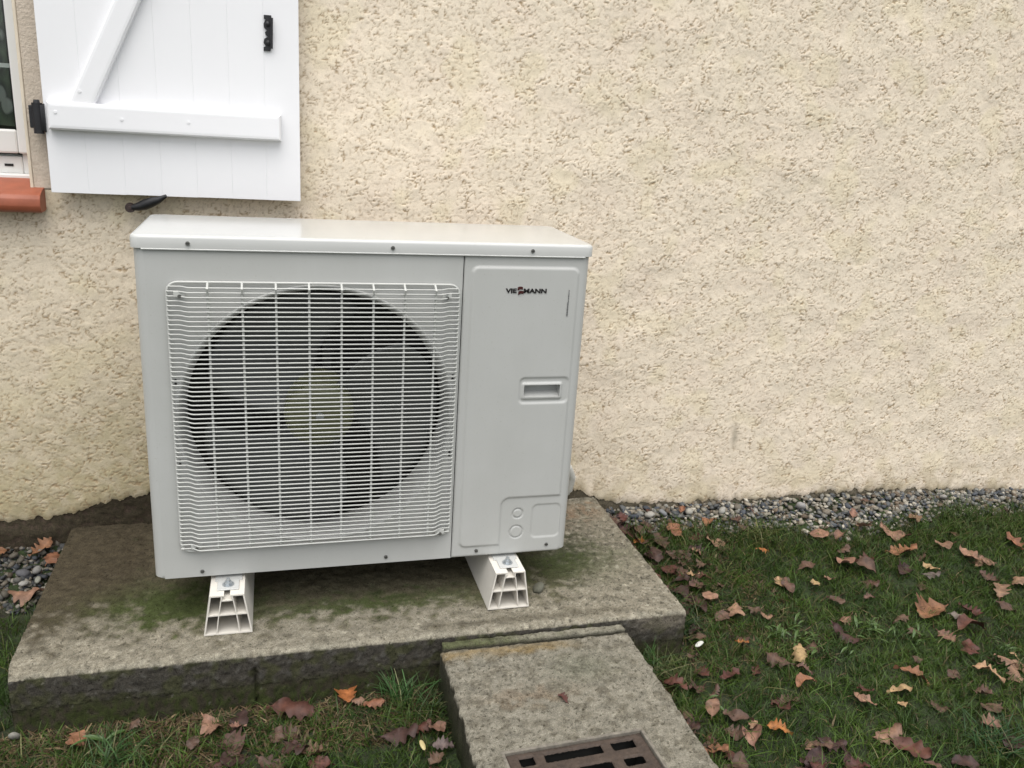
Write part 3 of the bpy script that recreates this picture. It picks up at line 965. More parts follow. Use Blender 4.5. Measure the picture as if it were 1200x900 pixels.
for k in range(8):
    x = .1475 + k * .0685
    pts = [(x, GBk, GZT), (x, GBk - .008, GZT - .003), (x, GF - .004, GZT - .010), (x, GF + .0036, GZT - .024), (x, GF + .0036, GZB + .024), (x, GF + .0036, GZB + .012), (x, GBk - .006, GZB + .003), (x, GBk, GZB)]
    MB().tube(pts, .0026, 8).build('vertical_wire', M['wire'], grille, True)
for x, z in ((.092, .782), (.655, .782), (.100, .198), (.660, .196)):
    cl_ = MB().box(x - .012, x + .010, GBk - .0065, GBk - .0035, z - .006, z + .006, .001).build('clip', M['wire'], grille)
    MB().cyl((x, UY0, z - .004), (x, GBk - .010, z - .004), .0045, .004, 10).build('clip_screw', M['screw'], cl_, True)
for x, z in ((.0735, .592), (.0735, .584), (.0735, .406), (.0735, .398), (.6775, .592), (.6775, .584), (.6775, .400), (.6775, .392)):
    MB().cyl((x, UY0 + .001, z), (x, UY0 - .0009, z), .0028, None, 10).build('mount_hole', M['ink'], hp)

# lid
mb = MB()
lo = rr_outline(0.0, 1.0, UY0 - .005, UY1 + .004, .020, 8)
lid_rows = []
for z, s in ((ULZ - .0005, 0), (ULZ + .002, 0), (UZT - .007, 0), (UZT - .003, .0012), (UZT - .0006, .0042), (UZT, .009)):
    lid_rows.append([mb.bm.verts.new((.5 + (x - .5) * (1 - 2 * s), -.355 + (y + .355) * (1 - s / .17), z)) for x, y in lo])
n_ = len(lo)
for q in range(len(lid_rows) - 1):
    for i in range(n_):
        j = (i + 1) % n_
        mb.bm.faces.new((lid_rows[q][i], lid_rows[q][j], lid_rows[q + 1][j], lid_rows[q + 1][i]))
mb.bm.faces.new(lid_rows[-1]); mb.bm.faces.new(lid_rows[0][::-1])
mb.build('lid', M['lid'], hp, True)
# thin bead along the bottom edge of the lid's skirt
MB().box(.022, .978, UY0 - .0062, UY0 + .001, ULZ - .0035, ULZ - .0006, .0008, 1).build('lid_bead', M['lid'], hp)
def screw(x, z, y, parent=hp):
    s = MB().cyl((x, y + .001, z), (x, y - .0028, z), .0048, .0042, 14).build('screw', M['screw'], parent, True)
    MB().box(x - .0032, x + .0032, y - .0032, y - .0029, z - .0006, z + .0006).build('screw_slot', M['ink'], s)
for x in (.112, .532, .850): screw(x, ULZ + .0105, UY0 - .005)
for x, z in ((.108, .128), (.531, .131), (.757, .130), (.941, .134)): screw(x, z, UY0)

# maker's lettering
def text_mesh(name, s, x, z, h, width, mat, parent, y, offset=.02, rot=0.0):
    cu = bpy.data.curves.new(name, 'FONT')
    cu.body = s; cu.size = 1.0; cu.extrude = .02; cu.offset = offset; cu.align_x = 'LEFT'; cu.resolution_u = 3
    tmp = bpy.data.objects.new(name, cu); col.objects.link(tmp)
    dg = bpy.context.evaluated_depsgraph_get(); dg.update()
    me = bpy.data.meshes.new_from_object(tmp.evaluated_get(dg))
    bpy.data.objects.remove(tmp)
    n = len(me.vertices); a = np.empty(n * 3); me.vertices.foreach_get('co', a); a = a.reshape(-1, 3)
    mn, mx = a.min(0), a.max(0)
    u = (a[:, 0] - mn[0]) / (mx[0] - mn[0]) * width; v = (a[:, 1] - mn[1]) / (mx[1] - mn[1]) * h
    out = np.zeros_like(a)
    if rot: out[:, 0] = x - v; out[:, 2] = z + u
    else: out[:, 0] = x + u; out[:, 2] = z + v
    out[:, 1] = y - .0004 - a[:, 2] * .005
    me.vertices.foreach_set('co', out.ravel()); me.update()
    me.materials.clear()
    return link(name, me, mat, parent)
yl = UY0 - .0045
logo = text_mesh('logo', 'VIE', .7915, .7885, .0110, .0265, M['ink'], service, yl, .045)
text_mesh('lettering', 'MANN', .8345, .7885, .0110, .0555, M['ink'], logo, yl, .045)
text_mesh('emblem', 'S', .8195, .7930, .0110, .0135, M['red'], logo, yl, .10)
text_mesh('emblem', 'S', .8215, .7830, .0110, .0135, M['red'], logo, yl, .10)
mb = MB()
rs_ = random.Random(4); zq = .735
while zq < .795:
    h_ = rs_.choice((.0012, .0018, .0024)); mb.box(.9440 - (.0012 if zq < .765 else 0), .9462, yl - .0006, yl - .0001, zq, zq + h_); zq += h_ + .0012
mb.build('small_print', M['print'], service)

# feet: white brackets bolted on the beams
for fx_ in (.1655, .832):
    ft = MB().box(fx_ - .030, fx_ + .030, UY0 - .010, UY1 - .01, BH + .0002, BH + .0030, .0008).box(fx_ - .024, fx_ + .024, UY0 - .052, UY0 - .006, BH + .0006, BH + .0034, .0012).box(
        fx_ - .030, fx_ + .030, UY0 + .02, UY1 - .02, BH + .003, UZ0 - .0005).build('foot', M['lid'], hp)
    yb_ = UY0 - .030
    MB().cyl((fx_, yb_, BH + .0034), (fx_, yb_, BH + .0052), .0130, None, 20).build('washer', M['zinc'], ft, True)
    MB().cyl((fx_, yb_, BH + .0052), (fx_, yb_, BH + .0118), .0085, None, 6).cyl((fx_, yb_, BH + .0118), (fx_, yb_, BH + .0195), .0042, None, 10).build('bolt', M['zinc'], ft)
# pale ribbed conduit leaving the right flank
cpts = [(.985, -.36, .285), (1.020, -.36, .290), (1.045, -.35, .268), (1.062, -.34, .235), (1.060, -.33, .195), (1.042, -.32, .165), (1.010, -.31, .150), (.985, -.30, .147)]
dense, rad = [], []
for i in range(len(cpts) - 1):
    for k in range(8):
        t = k / 8
        dense.append(Vector(cpts[i]).lerp(Vector(cpts[i + 1]), t)); rad.append(.0115 if k % 2 else .0132)
dense.append(Vector(cpts[-1])); rad.append(.015)
MB().tube(dense, .015, 12, rad).build('conduit', plain('clouded_conduit_plastic', (.50, .49, .45), .35, 0, .15, 60), hp, True)

# ------------------------------------------------------------------ grass
rs = np.random.RandomState(5)
edge_x = np.array([-3, -1.0, -.5, -.38, -.28, 1.28, 1.385, 1.579, 1.70, 1.875, 2.066, 2.305, 2.556, 2.94, 3.8])
edge_y = np.array([-.2, -.22, -.20, -.21, -.25, -.09, -.10, -.075, -.125, -.10, -.205, -.16, -.11, -.10, -.10])
def grass_edge(x): return np.interp(x, edge_x, edge_y)
def on_hard(x, y, m=0.0):
    s = (x > SX0 - .004 - m) & (x < SX1 + .004 + m) & (y > SY0 - .003 - m)
    t = (x > .636 - m) & (x < 1.112 + m) & (y < -.5) & (y > -1.51)
    return s | t
gnx, gny = 500, 260
gn = band(gnx, gny, .01, .06, .4, 91); gn2 = band(gnx, gny, .01, .15, .9, 92); gn3 = band(gnx, gny, .01, .03, .12, 93)
def samp(a, x, y):
    i = np.clip(((x + 1.2) / .01).astype(int), 0, gnx - 1); j = np.clip(((y + 2.5) / .01).astype(int), 0, gny - 1)
    return a[i, j]
def make_blades(x, y, h, wdt, lean, col_, rs):
    n = len(x)
    z = gz(x, y) - .003
    az = rs.rand(n) * 2 * np.pi; la = rs.rand(n) * 2 * np.pi
    px, py = np.cos(az) * wdt / 2, np.sin(az) * wdt / 2
    lx, ly = np.cos(la) * lean * h, np.sin(la) * lean * h
    V = np.zeros((n, 7, 3))
    for k, t in enumerate((0, .4, .75)):
        wv = (1, .85, .55)[k]
        cx = x + lx * t ** 1.8; cy = y + ly * t ** 1.8
        zh = z + h * (t - .35 * np.minimum(lean, 1) * t ** 2.2)
        V[:, 2 * k] = np.stack([cx - px * wv, cy - py * wv, zh], 1); V[:, 2 * k + 1] = np.stack([cx + px * wv, cy + py * wv, zh], 1)
    V[:, 6] = np.stack([x + lx, y + ly, z + h * (1 - .35 * np.minimum(lean, 1))], 1)
    b = np.arange(n)[:, None] * 7
    T = np.array([[0, 1, 3], [0, 3, 2], [2, 3, 5], [2, 5, 4], [4, 5, 6]])
    F = (b[:, :, None] + T[None]).reshape(-1, 3)
    cols = np.repeat(col_[:, None, :], 7, 1)
    return V.reshape(-1, 3), F, cols.reshape(-1, 3)
def grass_cols(x, y, rs):
    n = len(x)
    c = np.zeros((n, 3)); c[:] = (.020, .044, .006)
    m = np.clip(.5 + .35 * samp(gn2, x, y) + .25 * rs.randn(n), 0, 1)
    c = mixc(c, (.042, .076, .009), m)
    yl_ = (rs.rand(n) < .06 + .10 * sstep(-.55, -.1, y)).astype(float)
    c = mixc(c, (.13, .115, .05), yl_ * rs.rand(n))
    br = (rs.rand(n) < .10).astype(float)
    c = mixc(c, (.06, .040, .020), br * .8)
    return c * (.75 + .5 * rs.rand(n))[:, None]
N = 250000
x = rs.uniform(-.75, 3.6, N); y = rs.uniform(-1.75, -.03, N)
e = grass_edge(x) + .02 * samp(gn3, x, y)
dens = sstep(.015, -.07, y - e)
dens *= np.clip(.85 + .35 * samp(gn, x, y), .15, 1)
front = (x < .64) & (x > -.275)
dens *= np.where(front, .25 + .75 * sstep(-.685, -.76, y + .02 * samp(gn3, x, y)), 1)
dens *= np.where((x < -.27) & (y > -.55), .8 * sstep(-.2, -.34, y), 1)
dens *= np.where(x > 1.28, .35 + .65 * sstep(1.28, 1.38, x), 1)
far = (y < -1.35) | (x > 3.2)
dens *= np.where(far, .5, 1)
keep = (rs.rand(N) < dens) & ~on_hard(x, y, .004)
x, y = x[keep], y[keep]
h = .020 + .020 * rs.rand(len(x)) + .006 * samp(gn, x, y).clip(-1, 2)
h *= 1 + .5 * sstep(-.45, -.12, y)
parts = [make_blades(x, y, h, .0016 + .0012 * rs.rand(len(x)), .3 + .9 * rs.rand(len(x)), grass_cols(x, y, rs), rs)]
# thinner cover further out
n4 = 90000
x = rs.uniform(-2.2, 5.2, n4); y = rs.uniform(-3.2, -.05, n4)
k4 = ~on_hard(x, y, .004) & (y < grass_edge(x)) & ~((x > -.74) & (x < 3.58) & (y > -1.74)) & ((x < -.7) | (x > 3.5) | (y < -1.7))
x, y = x[k4], y[k4]
parts.append(make_blades(x, y, .025 + .02 * rs.rand(len(x)), .0035 + .002 * rs.rand(len(x)), .4 + .9 * rs.rand(len(x)), grass_cols(x.clip(-1.1, 3.7), y.clip(-2.4, 0), rs), rs))
# longer wisps
n2 = 5200
x = rs.uniform(-.5, 3.3, n2); y = rs.uniform(-1.4, -.08, n2)
k2 = ~on_hard(x, y, .006) & (y < grass_edge(x) - .01) & ~((x < .64) & (y > -.72)) 
x, y = x[k2], y[k2]
parts.append(make_blades(x, y, .035 + .035 * rs.rand(len(x)), .0022 + .001 * rs.rand(len(x)), .5 + .9 * rs.rand(len(x)), grass_cols(x, y, rs) * 1.2, rs))
# dead bits and stems lying flat near the concrete and the gravel
n3 = 7000
x = np.concatenate([rs.uniform(-.3, .64, n3 // 2), rs.uniform(1.28, 1.7, n3 // 3), rs.uniform(1.12, 3.0, n3 - n3 // 2 - n3 // 3)])
y = np.concatenate([-.69 - .16 * rs.rand(n3 // 2) ** 1.6, rs.uniform(-.75, -.06, n3 // 3), rs.uniform(-1.2, -.12, n3 - n3 // 2 - n3 // 3)])
k3 = ~on_hard(x, y, .002); x, y = x[k3], y[k3]
cb_ = np.zeros((len(x), 3)); cb_[:] = (.075, .048, .026)
cb_ = mixc(cb_, (.17, .13, .07), (rs.rand(len(x)) < .25) * .8) * (.5 + .9 * rs.rand(len(x)))[:, None]
parts.append(make_blades(x, y, .012 + .014 * rs.rand(len(x)), .002 + .004 * rs.rand(len(x)), 1.0 + 1.2 * rs.rand(len(x)), cb_, rs))
def join(parts):
    Vs, Fs, Cs, b = [], [], [], 0
    for V, F, C_ in parts:
        Vs.append(V); Fs.append(F + b); Cs.append(C_); b += len(V)
    return np.concatenate(Vs), np.concatenate(Fs), np.concatenate(Cs)
V, F, C_ = join(parts)
tag(link('lawn_grass', np_mesh('lawn_grass', V, F, C_), M['grass']), 'short damp green grass of the lawn around the concrete slab', 'grass', kind='stuff')

def tuft(cx, cy, n, hmin, hmax, spread, label, green=(.045, .10, .022), seed=0, lean=.7):
    r_ = np.random.RandomState(seed)
    x = cx + r_.randn(n) * spread; y = cy + r_.randn(n) * spread
    k = ~on_hard(x, y, .003); x, y = x[k], y[k]; n = len(x)
    c = np.zeros((n, 3)); c[:] = np.array(green) * .62
    c = mixc(c, (.11, .10, .05), (r_.rand(n) < .16) * .8)
    c *= (.6 + .9 * r_.rand(n))[:, None]
    V, F, C_ = make_blades(x, y, hmin * .8 + (hmax - hmin) * r_.rand(n) ** 1.5, .0020 + .0018 * r_.rand(n), .4 + lean * r_.rand(n), c, r_)
    o = link('grass_tuft', np_mesh('grass_tuft', V, F, C_), M['grass'])
    tag(o, label, 'grass tuft', 'long grass tufts beside the concrete')
tuft(1.165, -.712, 150, .06, .13, .020, 'long grass tuft in the corner between slab front and drain chamber', seed=1)
tuft(1.215, -.745, 170, .05, .11, .030, 'straw streaked grass tuft drooping below the slab right corner', (.10, .12, .04), seed=2, lean=1.3)
tuft(.545, -.715, 110, .06, .13, .016, 'upright blade grass tuft left of the drain chamber near the slab', (.05, .12, .03), seed=3)
tuft(.600, -.760, 130, .05, .10, .026, 'low grass tuft touching the left side of the drain chamber', (.04, .07, .02), seed=4, lean=1.2)
tuft(1.345, -.560, 200, .05, .10, .035, 'dark leaning grass tuft along the slab right edge near its corner', (.030, .065, .018), seed=5, lean=1.2)
tuft(1.345, -.47, 120, .04, .08, .030, 'dark grass tuft along the slab right edge behind the corner', (.030, .065, .018), seed=6, lean=1.2)
tuft(1.78, -.20, 130, .04, .09, .040, 'yellowish grass tuft at the gravel edge right of the orange leaf', (.15, .16, .05), seed=7, lean=1.1)
tuft(2.62, -.13, 260, .04, .08, .042, 'tall green grass tuft growing into the far right gravel', (.06, .10, .025), seed=8)
tuft(1.86, -1.13, 160, .05, .10, .030, 'deep green grass tuft in the lower right lawn', (.03, .08, .025), seed=9, lean=1.1)
tuft(-.06, -.80, 140, .04, .09, .030, 'bright grass tuft in front of the slab left part', (.05, .11, .03), seed=10, lean=1.0)
tuft(1.565, -.21, 130, .04, .08, .030, 'fresh green grass tuft between gravel and slab back corner', (.07, .12, .03), seed=11)

# ------------------------------------------------------------------ gravel
ico = bmesh.new(); bmesh.ops.create_icosphere(ico, subdivisions=1, radius=1.0)
IV = np.array([v.co[:] for v in ico.verts]); ico.verts.index_update(); IF = np.array([[v.index for v in f.verts] for f in ico.faces]); ico.free()
ico = bmesh.new(); bmesh.ops.create_icosphere(ico, subdivisions=2, radius=1.0)
IV2 = np.array([v.co[:] for v in ico.verts]); ico.verts.index_update(); IF2 = np.array([[v.index for v in f.verts] for f in ico.faces]); ico.free()
STONE = [(.070, .072, .072), (.12, .12, .11), (.045, .050, .058), (.19, .175, .14), (.11, .098, .078), (.14, .135, .12), (.055, .058, .060), (.26, .24, .20), (.095, .073, .052), (.16, .14, .11)]
def stone(r_, x, y, z, s, hi=False):
    iv, if_ = (IV2, IF2) if hi else (IV, IF)
    v = iv * (1 + (.16 if hi else .23) * r_.randn(len(iv))[:, None] * (0.45 if hi else 1))
    v = v * np.array([s * (.8 + .5 * r_.rand()), s * (.7 + .4 * r_.rand()), s * (.45 + .3 * r_.rand())])
    e_ = Euler((r_.randn() * .4, r_.randn() * .4, r_.rand() * 6.28)).to_matrix()
    v = v @ np.array(e_).T
    return v + np.array([x, y, z]), if_
rg = np.random.RandomState(17)
gp = []
def scatter(n, x0, x1, yfun, smin, smax, zlift):
    for _ in range(n):
        x_ = rg.uniform(x0, x1); e_ = float(yfun(x_))
        y_ = rg.uniform(e_, .005)
        if on_hard(np.array([x_]), np.array([y_]), .003)[0]: continue
        s_ = rg.uniform(smin, smax) * .5
        v, f_ = stone(rg, x_, y_, float(gz(x_, y_)) + zlift + rg.uniform(-.3, .6) * s_, s_)
        c_ = np.array(STONE[rg.randint(len(STONE))]) * rg.uniform(.75, 1.35) * (.62 if x0 < 0 else 1.2)
        gp.append((v, f_, np.tile(c_, (len(v), 1))))
scatter(2600, 1.285, 3.5, lambda q: grass_edge(q) - .035, .008, .019, .002)
scatter(1000, 1.285, 3.5, lambda q: grass_edge(q) + .02, .012, .026, .008)
scatter(1100, 3.45, 5.6, lambda q: -.13, .010, .022, .004)
scatter(700, -1.9, -.72, lambda q: -.24, .012, .024, .004)
scatter(1200, -.75, -.28, lambda q: -.26, .007, .018, .002)
scatter(260, -.75, -.28, lambda q: -.24, .012, .028, .008)
V, F, C_ = join(gp)
tag(link('gravel', np_mesh('gravel', V, F, C_), M['gravel']), 'grey and white gravel laid in a strip along the foot of the wall', 'gravel', kind='stuff')
def pebble(x_, y_, s_, c_, label, lift=.012):
    z_ = (0 if on_hard(np.array([x_]), np.array([y_]))[0] and y_ > SY0 else float(gz(x_, y_)) + lift) + s_ * .25
    v, f_ = stone(rg, 0, 0, 0, s_ * .5, True)
    o = link('pebble', np_mesh('pebble', v, f_, np.tile(np.array(c_) * .58, (len(v), 1))), M['gravel'], None, True)
    o.location = (x_, y_, z_)
    tag(o, label, 'pebble', 'larger pebbles of the gravel strip')
pebble(-.345, -.115, .026, (.30, .29, .27), 'pale grey pebble beside the upright orange leaf left of the slab')
pebble(-.365, -.165, .024, (.42, .41, .38), 'whitish pebble above the big tan leaf left of the slab')
pebble(-.335, -.155, .024, (.33, .33, .28), 'greenish white pebble touching the slab left edge')
pebble(-.375, -.125, .030, (.13, .13, .14), 'dark slate pebble in the left gravel patch')
pebble(-.430, -.185, .030, (.50, .49, .44), 'small white pebble at the far left picture edge')
pebble(1.455, -.055, .036, (.52, .50, .45), 'large white pebble by the wall behind the slab corner')
pebble(1.505, -.050, .034, (.30, .31, .32), 'light grey angular pebble between white pebble and orange leaf')
pebble(1.395, -.060, .036, (.07, .08, .10), 'dark blue grey pebble at the slab back right corner')
pebble(1.60, -.050, .030, (.48, .46, .40), 'cream pebble in the gravel above the tan curled leaf')
pebble(1.72, -.055, .028, (.45, .44, .40), 'pale pebble in the gravel right of the rusty orange leaf')
pebble(2.02, -.06, .034, (.42, .41, .40), 'white grey pebble in the middle of the right gravel strip')
pebble(2.62, -.05, .032, (.40, .38, .35), 'light pebble near the far right end of the gravel strip')
pebble(.930, -.522, .036, (.17, .17, .13), 'flat mossy stone chip lying on the slab beside the right beam')
pebble(-.262, -.700, .024, (.30, .29, .25), 'white lichen covered stone below the slab left front corner')

# ------------------------------------------------------------------ fallen oak leaves
def leaf_mesh(seed):
    r_ = random.Random(seed)
    nl = 46
    lob = r_.choice((3.6, 4.2, 4.8, 5.4)); la_ = r_.uniform(.13, .26) if seed % 3 else r_.uniform(.03, .09); ph = r_.uniform(-.3, .3)
    wmax = r_.uniform(.24, .36); curl = r_.uniform(-1.6, 1.8); arch = r_.uniform(-.7, .8); tw = r_.uniform(-.7, .7)
    p1, p2 = r_.uniform(0, 6), r_.uniform(0, 6)
    V, C_ = [], []
    ks = (-1, -.55, 0, .55, 1)
    for i in range(nl):
        t = i / (nl - 1)
        if t < .14:
            w_ = .010
        else:
            s_ = (t - .14) / .86
            env = wmax * (math.sin(math.pi * min(1, s_) ** .85) ** .65 if s_ < 1 else 0)
            w_ = .008 + env * ((1 - la_) + la_ * math.cos(2 * math.pi * (lob * s_ + ph)))
        for k in ks:
            asym = 1 + .12 * math.sin(5 * t + p1) * (1 if k > 0 else -1)
            u = k * w_ * asym
            yy_ = t - .5 + .10 * abs(k) * w_ * 2
            zz_ = curl * u * u * 1.6 + arch * (t - .5) ** 2 + .055 * math.sin(9 * t + p1 + 2 * k) * abs(k) + .035 * math.sin(17 * t + p2) * k + tw * u * (t - .5) * .6
            V.append((u, yy_, zz_))
            C_.append((1.25,) * 3 if k == 0 else ((1.0,) * 3 if abs(k) < .9 else (.9,) * 3))
    V = np.array(V); V[:, 2] -= np.percentile(V[:, 2], 20)
    return np_mesh('oak_leaf', V, grid_faces(nl, 5), np.array(C_))
LM = [leaf_mesh(s) for s in range(18)]
for m_ in LM:
    m_.materials.append(M['leaf']); m_.polygons.foreach_set('use_smooth', [True] * len(m_.polygons))
LC = {'T': (.185, .108, .074), 'O': (.175, .082, .046), 'B': (.080, .048, .035), 'D': (.042, .022, .019), 'R': (.070, .028, .021), 'P': (.27, .18, .10), 'G': (.11, .09, .08), 'Y': (.24, .095, .030)}
SHARED = {'T': 'tan oak leaf', 'O': 'orange brown oak leaf', 'B': 'dull brown oak leaf', 'D': 'dark brown wet oak leaf', 'R': 'reddish brown oak leaf',
          'P': 'pale tan small oak leaf', 'G': 'greyish brown oak leaf', 'Y': 'bright orange oak leaf'}
leaf_rng = random.Random(99)
def put_leaf(x_, y_, L_, k, label=None, z=None, ang=None, tilt=.28):
    o = bpy.data.objects.new('oak_leaf', leaf_rng.choice(LM))
    col.objects.link(o)
    L_ *= 1.05
    zz_ = (float(gz(x_, y_)) + .018 + leaf_rng.uniform(0, .007)) if z is None else z
    o.location = (x_, y_, zz_)
    o.rotation_euler = (leaf_rng.uniform(-tilt, tilt) + .10, leaf_rng.uniform(-tilt, tilt), leaf_rng.uniform(0, 6.28) if ang is None else R(ang))
    o.scale = (L_ * leaf_rng.uniform(.95, 1.3), L_, L_)
    j = leaf_rng.uniform(.85, 1.15); c_ = LC[k]
    o.color = (c_[0] * j, c_[1] * j * leaf_rng.uniform(.93, 1.07), c_[2] * j, 1)
    if not label:
        if x_ < -.27: where = 'on the gravel left of the slab'
        elif x_ < .64: where = 'in the grass in front of the slab'
        elif x_ < 1.48 and y_ < -.72: where = 'in the grass right of the drain chamber'
        elif y_ > float(grass_edge(x_)) - .02: where = 'on the gravel strip by the wall'
        elif x_ < 1.50: where = 'in the litter along the slab right edge'
        elif y_ > -.35: where = 'in the grass just below the gravel strip'
        elif y_ < -.85: where = 'in the lowest part of the right lawn'
        elif x_ > 2.0: where = 'in the lawn far right of the slab'
        else: where = 'in the middle of the right lawn'
        label = SHARED[k] + ' ' + where
    tag(o, label, 'leaf', 'fallen oak leaves')
    return o
LEAVES = [
(2.265,-.239,.095,'T','large tan oak leaf spread at the gravel edge, far right'),(2.228,-.327,.105,'O','orange tan lobed leaf just below the large tan gravel edge leaf'),
(2.405,-.319,.064,'T',''),(2.456,-.379,.083,'T','tan oak leaf with a curled lobe in the upper right lawn'),
(2.268,-.421,.055,'P','pale leaf standing on a grey one in the upper right lawn'),(2.24,-.456,.054,'G','grey leaf underside beneath a pale leaf in the upper right lawn'),
(2.175,-.418,.078,'D',''),(1.992,-.357,.115,'T','big pinkish tan leaf in the cluster below the gravel'),(2.036,-.393,.080,'B','brown leaf overlapping the right side of the big pinkish leaf'),
(2.001,-.205,.073,'T','tan leaf on the edge of grass and gravel, centre of the strip'),(2.057,-.239,.061,'T',''),(2.023,-.304,.065,'B',''),
(2.179,-.191,.069,'T',''),(1.852,-.362,.063,'B','brown leaf left of the big pinkish leaf cluster'),(1.831,-.45,.044,'P','small pale leaf below the big pinkish leaf cluster'),
(1.887,-.433,.045,'T',''),(1.722,-.428,.044,'P','small pale yellow leaf at the left end of a brown stalky leaf'),(1.74,-.446,.076,'B',''),
(1.751,-.272,.045,'Y','small bright orange leaf in the grass close below the gravel'),(1.473,-.458,.052,'T','small tan leaf right of the slab edge in dark grass'),
(1.518,-.528,.074,'T','wide tan leaf on top of a small brown pile right of the slab corner'),(1.475,-.54,.056,'B','brown leaf under the left of the small pile right of the slab corner'),
(1.576,-.532,.052,'B',''),(1.603,-.561,.039,'T',''),(1.614,-.218,.085,'T','tan curled leaf pointing down below the gravel near the slab'),
(1.646,-.104,.064,'O','rusty orange leaf lying on the gravel right of the slab corner'),(1.745,-.16,.053,'B',''),(1.85,-.523,.055,'B',''),
(1.769,-.676,.088,'D','dark maroon leaf beside the broad green weed in the lawn'),(2.12,-.613,.112,'O','largest orange tan lobed leaf in the middle of the right lawn'),
(2.06,-.73,.060,'T','upright tan leaf just under the largest orange tan leaf'),(2.172,-.653,.057,'G',''),(2.231,-.631,.064,'R',''),
(2.168,-.71,.085,'R','red brown leaf right of the upright tan leaf'),(2.409,-.557,.08,'T','tan leaf with folded lobe near the right picture edge'),(2.425,-.496,.062,'B',''),
(2.357,-.638,.06,'B',''),(2.677,-.335,.088,'O','orange brown leaf at the right picture edge below the tall tuft'),(2.521,-.52,.063,'T',''),
(1.967,-.523,.039,'B',''),(2.408,-.169,.086,'T','tan leaf pair lying on the gravel edge left of the tall tuft'),(1.591,-.744,.078,'P','pale zigzag shaped leaf in the middle lawn below the green weed'),
(1.523,-.751,.072,'B','brown leaf with a light rim left of the pale zigzag leaf'),(1.566,-.799,.043,'B',''),(1.539,-.85,.056,'O','orange brown leaf below the pale zigzag leaf'),
(1.468,-.657,.036,'Y','tiny bright orange leaf alone right of the slab corner'),(1.357,-.79,.065,'R',''),(1.255,-.9,.060,'T','tan lobed leaf in a row right of the drain chamber'),
(1.303,-.933,.068,'B','brown leaf joined to the tan lobed leaf right of the drain chamber'),(1.324,-.964,.039,'T',''),(1.378,-.991,.060,'Y','single bright orange heart shaped leaf in the lower lawn'),
(1.644,-.936,.057,'T','tan pointed leaf in the middle of the lower right lawn'),(1.67,-.905,.05,'R',''),(1.84,-.865,.086,'O','orange brown leaf stretched out above the two tone leaf'),
(1.76,-.917,.070,'P','two tone pale and brown leaf in the lower right lawn'),(1.73,-.965,.036,'P',''),(2.049,-.899,.076,'P','pale smooth narrow leaf near the right picture edge'),
(2.139,-.863,.06,'T',''),(1.967,-.961,.056,'B',''),(1.955,-1.016,.06,'B',''),(1.889,-1.069,.054,'T','mottled round tan leaf in the lower right corner'),
(1.615,-1.056,.073,'T','tan end leaf of the long leaf pile at the lower right'),(1.639,-1.101,.09,'R','long red brown leaf in the pile at the lower right'),(1.734,-1.173,.064,'D',''),
(1.398,-1.111,.051,'R',''),(1.232,-1.069,.062,'B',''),(1.196,-1.027,.054,'O',''),(1.150,-.938,.058,'T','tan leaf leaning on the right side of the drain chamber'),
(1.157,-1.023,.060,'O','orange leaf at the right side of the drain chamber beside the grate'),(1.201,-.796,.075,'R','red brown curled leaf right of the drain chamber in the tuft'),
(1.302,-.694,.042,'B',''),(1.296,-.758,.046,'R',''),(1.41,-.325,.064,'R',''),(1.366,-.182,.055,'Y','smooth orange leaf beside the slab edge near the gravel'),
(1.506,-.148,.062,'O',''),(1.434,-.198,.077,'B',''),(1.39,-.261,.07,'D',''),(1.437,-.258,.054,'B',''),(1.463,-.36,.048,'P',''),(1.521,-.322,.054,'B',''),
(1.358,-.068,.051,'R',''),(1.423,-.375,.053,'D',''),(1.454,-.402,.058,'B',''),(.127,-.743,.082,'T','tan lobed leaf under the left beam at the foot of the slab'),
(.297,-.72,.105,'R','large reddish leaf leaning against the slab front below the beams'),(.185,-.76,.037,'T',''),(.426,-.686,.066,'Y','bright orange lobed leaf standing before the slab front'),
(.48,-.733,.058,'O','rusty orange leaf right of the bright lobed one before the slab'),(.451,-.718,.034,'T',''),(.525,-.848,.085,'D','purple brown leaf heap left of the drain chamber'),
(.571,-.837,.055,'R',''),(.610,-.843,.056,'T','pointed tan leaf touching the left side of the drain chamber'),(.608,-.9,.052,'G',''),
(-.343,-.215,.092,'T','big tan leaf on the gravel left of the slab'),(-.35,-.035,.07,'O','upright orange leaf by the wall left of the slab'),
(-.316,-.079,.064,'O','curled orange leaf wedged against the slab left edge'),(-.444,-.036,.049,'O',''),(-.136,-.732,.055,'O','orange brown leaf in the grass at the lower left'),
(-.026,-.712,.034,'B',''),(2.498,-.416,.051,'T',''),(1.894,-.816,.041,'B',''),(1.952,-.882,.046,'B',''),(2.079,-.798,.065,'R',''),(1.353,-.626,.048,'B',''),
(1.447,-.041,.034,'R',''),(1.575,-.044,.035,'O',''),(2.184,-.125,.045,'T',''),(1.819,-.071,.036,'B',''),(2.287,-.052,.039,'B',''),(1.459,-.302,.048,'B',''),
(1.743,-.105,.041,'B',''),(1.354,-.413,.046,'R',''),(2.182,-.847,.028,'P',''),(1.657,-1.158,.036,'B',''),(.587,-.942,.047,'B',''),(.096,-.797,.037,'B','')]
for x_, y_, L_, k, lab in LEAVES:
    put_leaf(x_, y_, L_, k, lab)
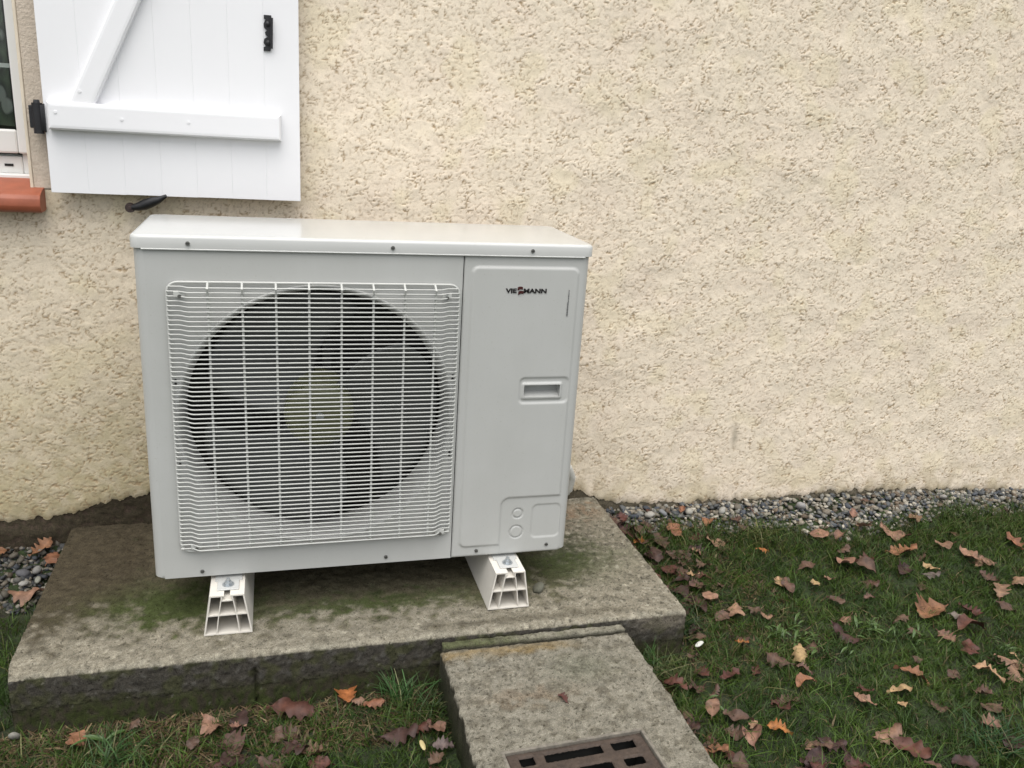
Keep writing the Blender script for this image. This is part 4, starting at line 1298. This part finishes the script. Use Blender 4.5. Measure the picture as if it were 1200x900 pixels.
# darker leaves sunk among the blades, and leaves by the slab edge
for _ in range(150):
    u_ = leaf_rng.random()
    if u_ < .38: x_, y_ = 1.31 + .32 * leaf_rng.random() ** 1.6, leaf_rng.uniform(-.50, -.05)
    elif u_ < .60: x_, y_ = 1.14 + .35 * leaf_rng.random() ** 1.5, leaf_rng.uniform(-1.15, -.72)
    elif u_ < .85: x_, y_ = leaf_rng.uniform(1.3, 2.9), leaf_rng.uniform(-1.2, -.1)
    else: x_, y_ = leaf_rng.uniform(-.3, .6), leaf_rng.uniform(-1.0, -.72)
    o = put_leaf(x_, y_, leaf_rng.uniform(.035, .075), leaf_rng.choice('BBDDRBTB'), None, float(gz(x_, y_)) + leaf_rng.uniform(.006, .016))
put_leaf(.868, -.925, .034, 'R', 'narrow reddish leaf scrap lying on the drain chamber cover', -.020, 20, .05)
# pale bits
def petal(x_, y_, z_, s_, c_, name, label, cat, rz):
    m_ = MB().sphere((0, 0, 0), s_, .45, 1, .22, 2).build(name, plain(name + '_surface', c_, .6, 0, .1, 60), None, True)
    m_.location = (x_, y_, z_); m_.rotation_euler = (.2, .2, rz)
    tag(m_, label, cat)
petal(1.341, -.658, float(gz(1.341, -.658)) + .028, .015, (.50, .50, .46), 'feather', 'small white feather lying in the grass right of the slab corner', 'feather', R(-65))
petal(.568, -.895, float(gz(.568, -.895)) + .026, .014, (.42, .35, .17), 'dead_leaflet', 'tiny oval pale yellow leaf left of the drain chamber', 'leaf', R(12))

# ------------------------------------------------------------------ broad-leaved weeds
def weed(cx, cy, n, L_, label, seed, bright=1.0):
    r_ = random.Random(seed)
    root = tag(empty('weed_plant', (cx, cy, float(gz(cx, cy)))), label, 'weed', 'green weeds in the lawn')
    mesh = None
    for k in range(n):
        if mesh is None or k % 4 == 0:
            V = []
            ar = r_.uniform(.5, 1.1)
            for i in range(9):
                t = i / 8
                w_ = .085 * math.sin(math.pi * (t * .96 + .02) ** 1.4) + .012
                for s_ in (-1, 0, 1):
                    V.append((s_ * w_, t, ar * (t - t * t) * .9 + abs(s_) * .04 + .15 * t))
            mesh = np_mesh('leaf', np.array(V), grid_faces(9, 3)); mesh.materials.append(M['green_leaf'])
            mesh.polygons.foreach_set('use_smooth', [True] * len(mesh.polygons))
        o = bpy.data.objects.new('leaf', mesh); col.objects.link(o); o.parent = root
        o.rotation_euler = (r_.uniform(-.1, .5), r_.uniform(-.3, .3), 6.283 * k / n + r_.uniform(-1.2, 1.2))
        s_ = L_ * r_.uniform(.45, 1.15); o.scale = (s_, s_, s_)
        sp_ = .0012 * n; o.location = (r_.gauss(0, sp_), r_.gauss(0, sp_), .006)
weed(1.655, -.665, 36, .042, 'fresh green weed rosette beside the dark maroon leaf', 1)
weed(1.60, -.63, 14, .034, 'small pale green weed just left of the fresh rosette', 2)
weed(1.90, -.66, 28, .040, 'spreading green weed between the maroon leaf and the largest orange leaf', 3)
weed(1.98, -.70, 14, .036, 'low green weed left under the largest orange leaf', 4)
weed(2.20, -.80, 10, .038, 'pale narrow leaved weed in the right lawn', 5)
weed(1.27, -.87, 6, .040, 'small light green weed right of the drain chamber', 6)
weed(-.085, -.745, 6, .060, 'single stem green weed in front of the slab left part', 7)
weed(2.46, -.66, 9, .036, 'green weed at the right picture edge', 8)
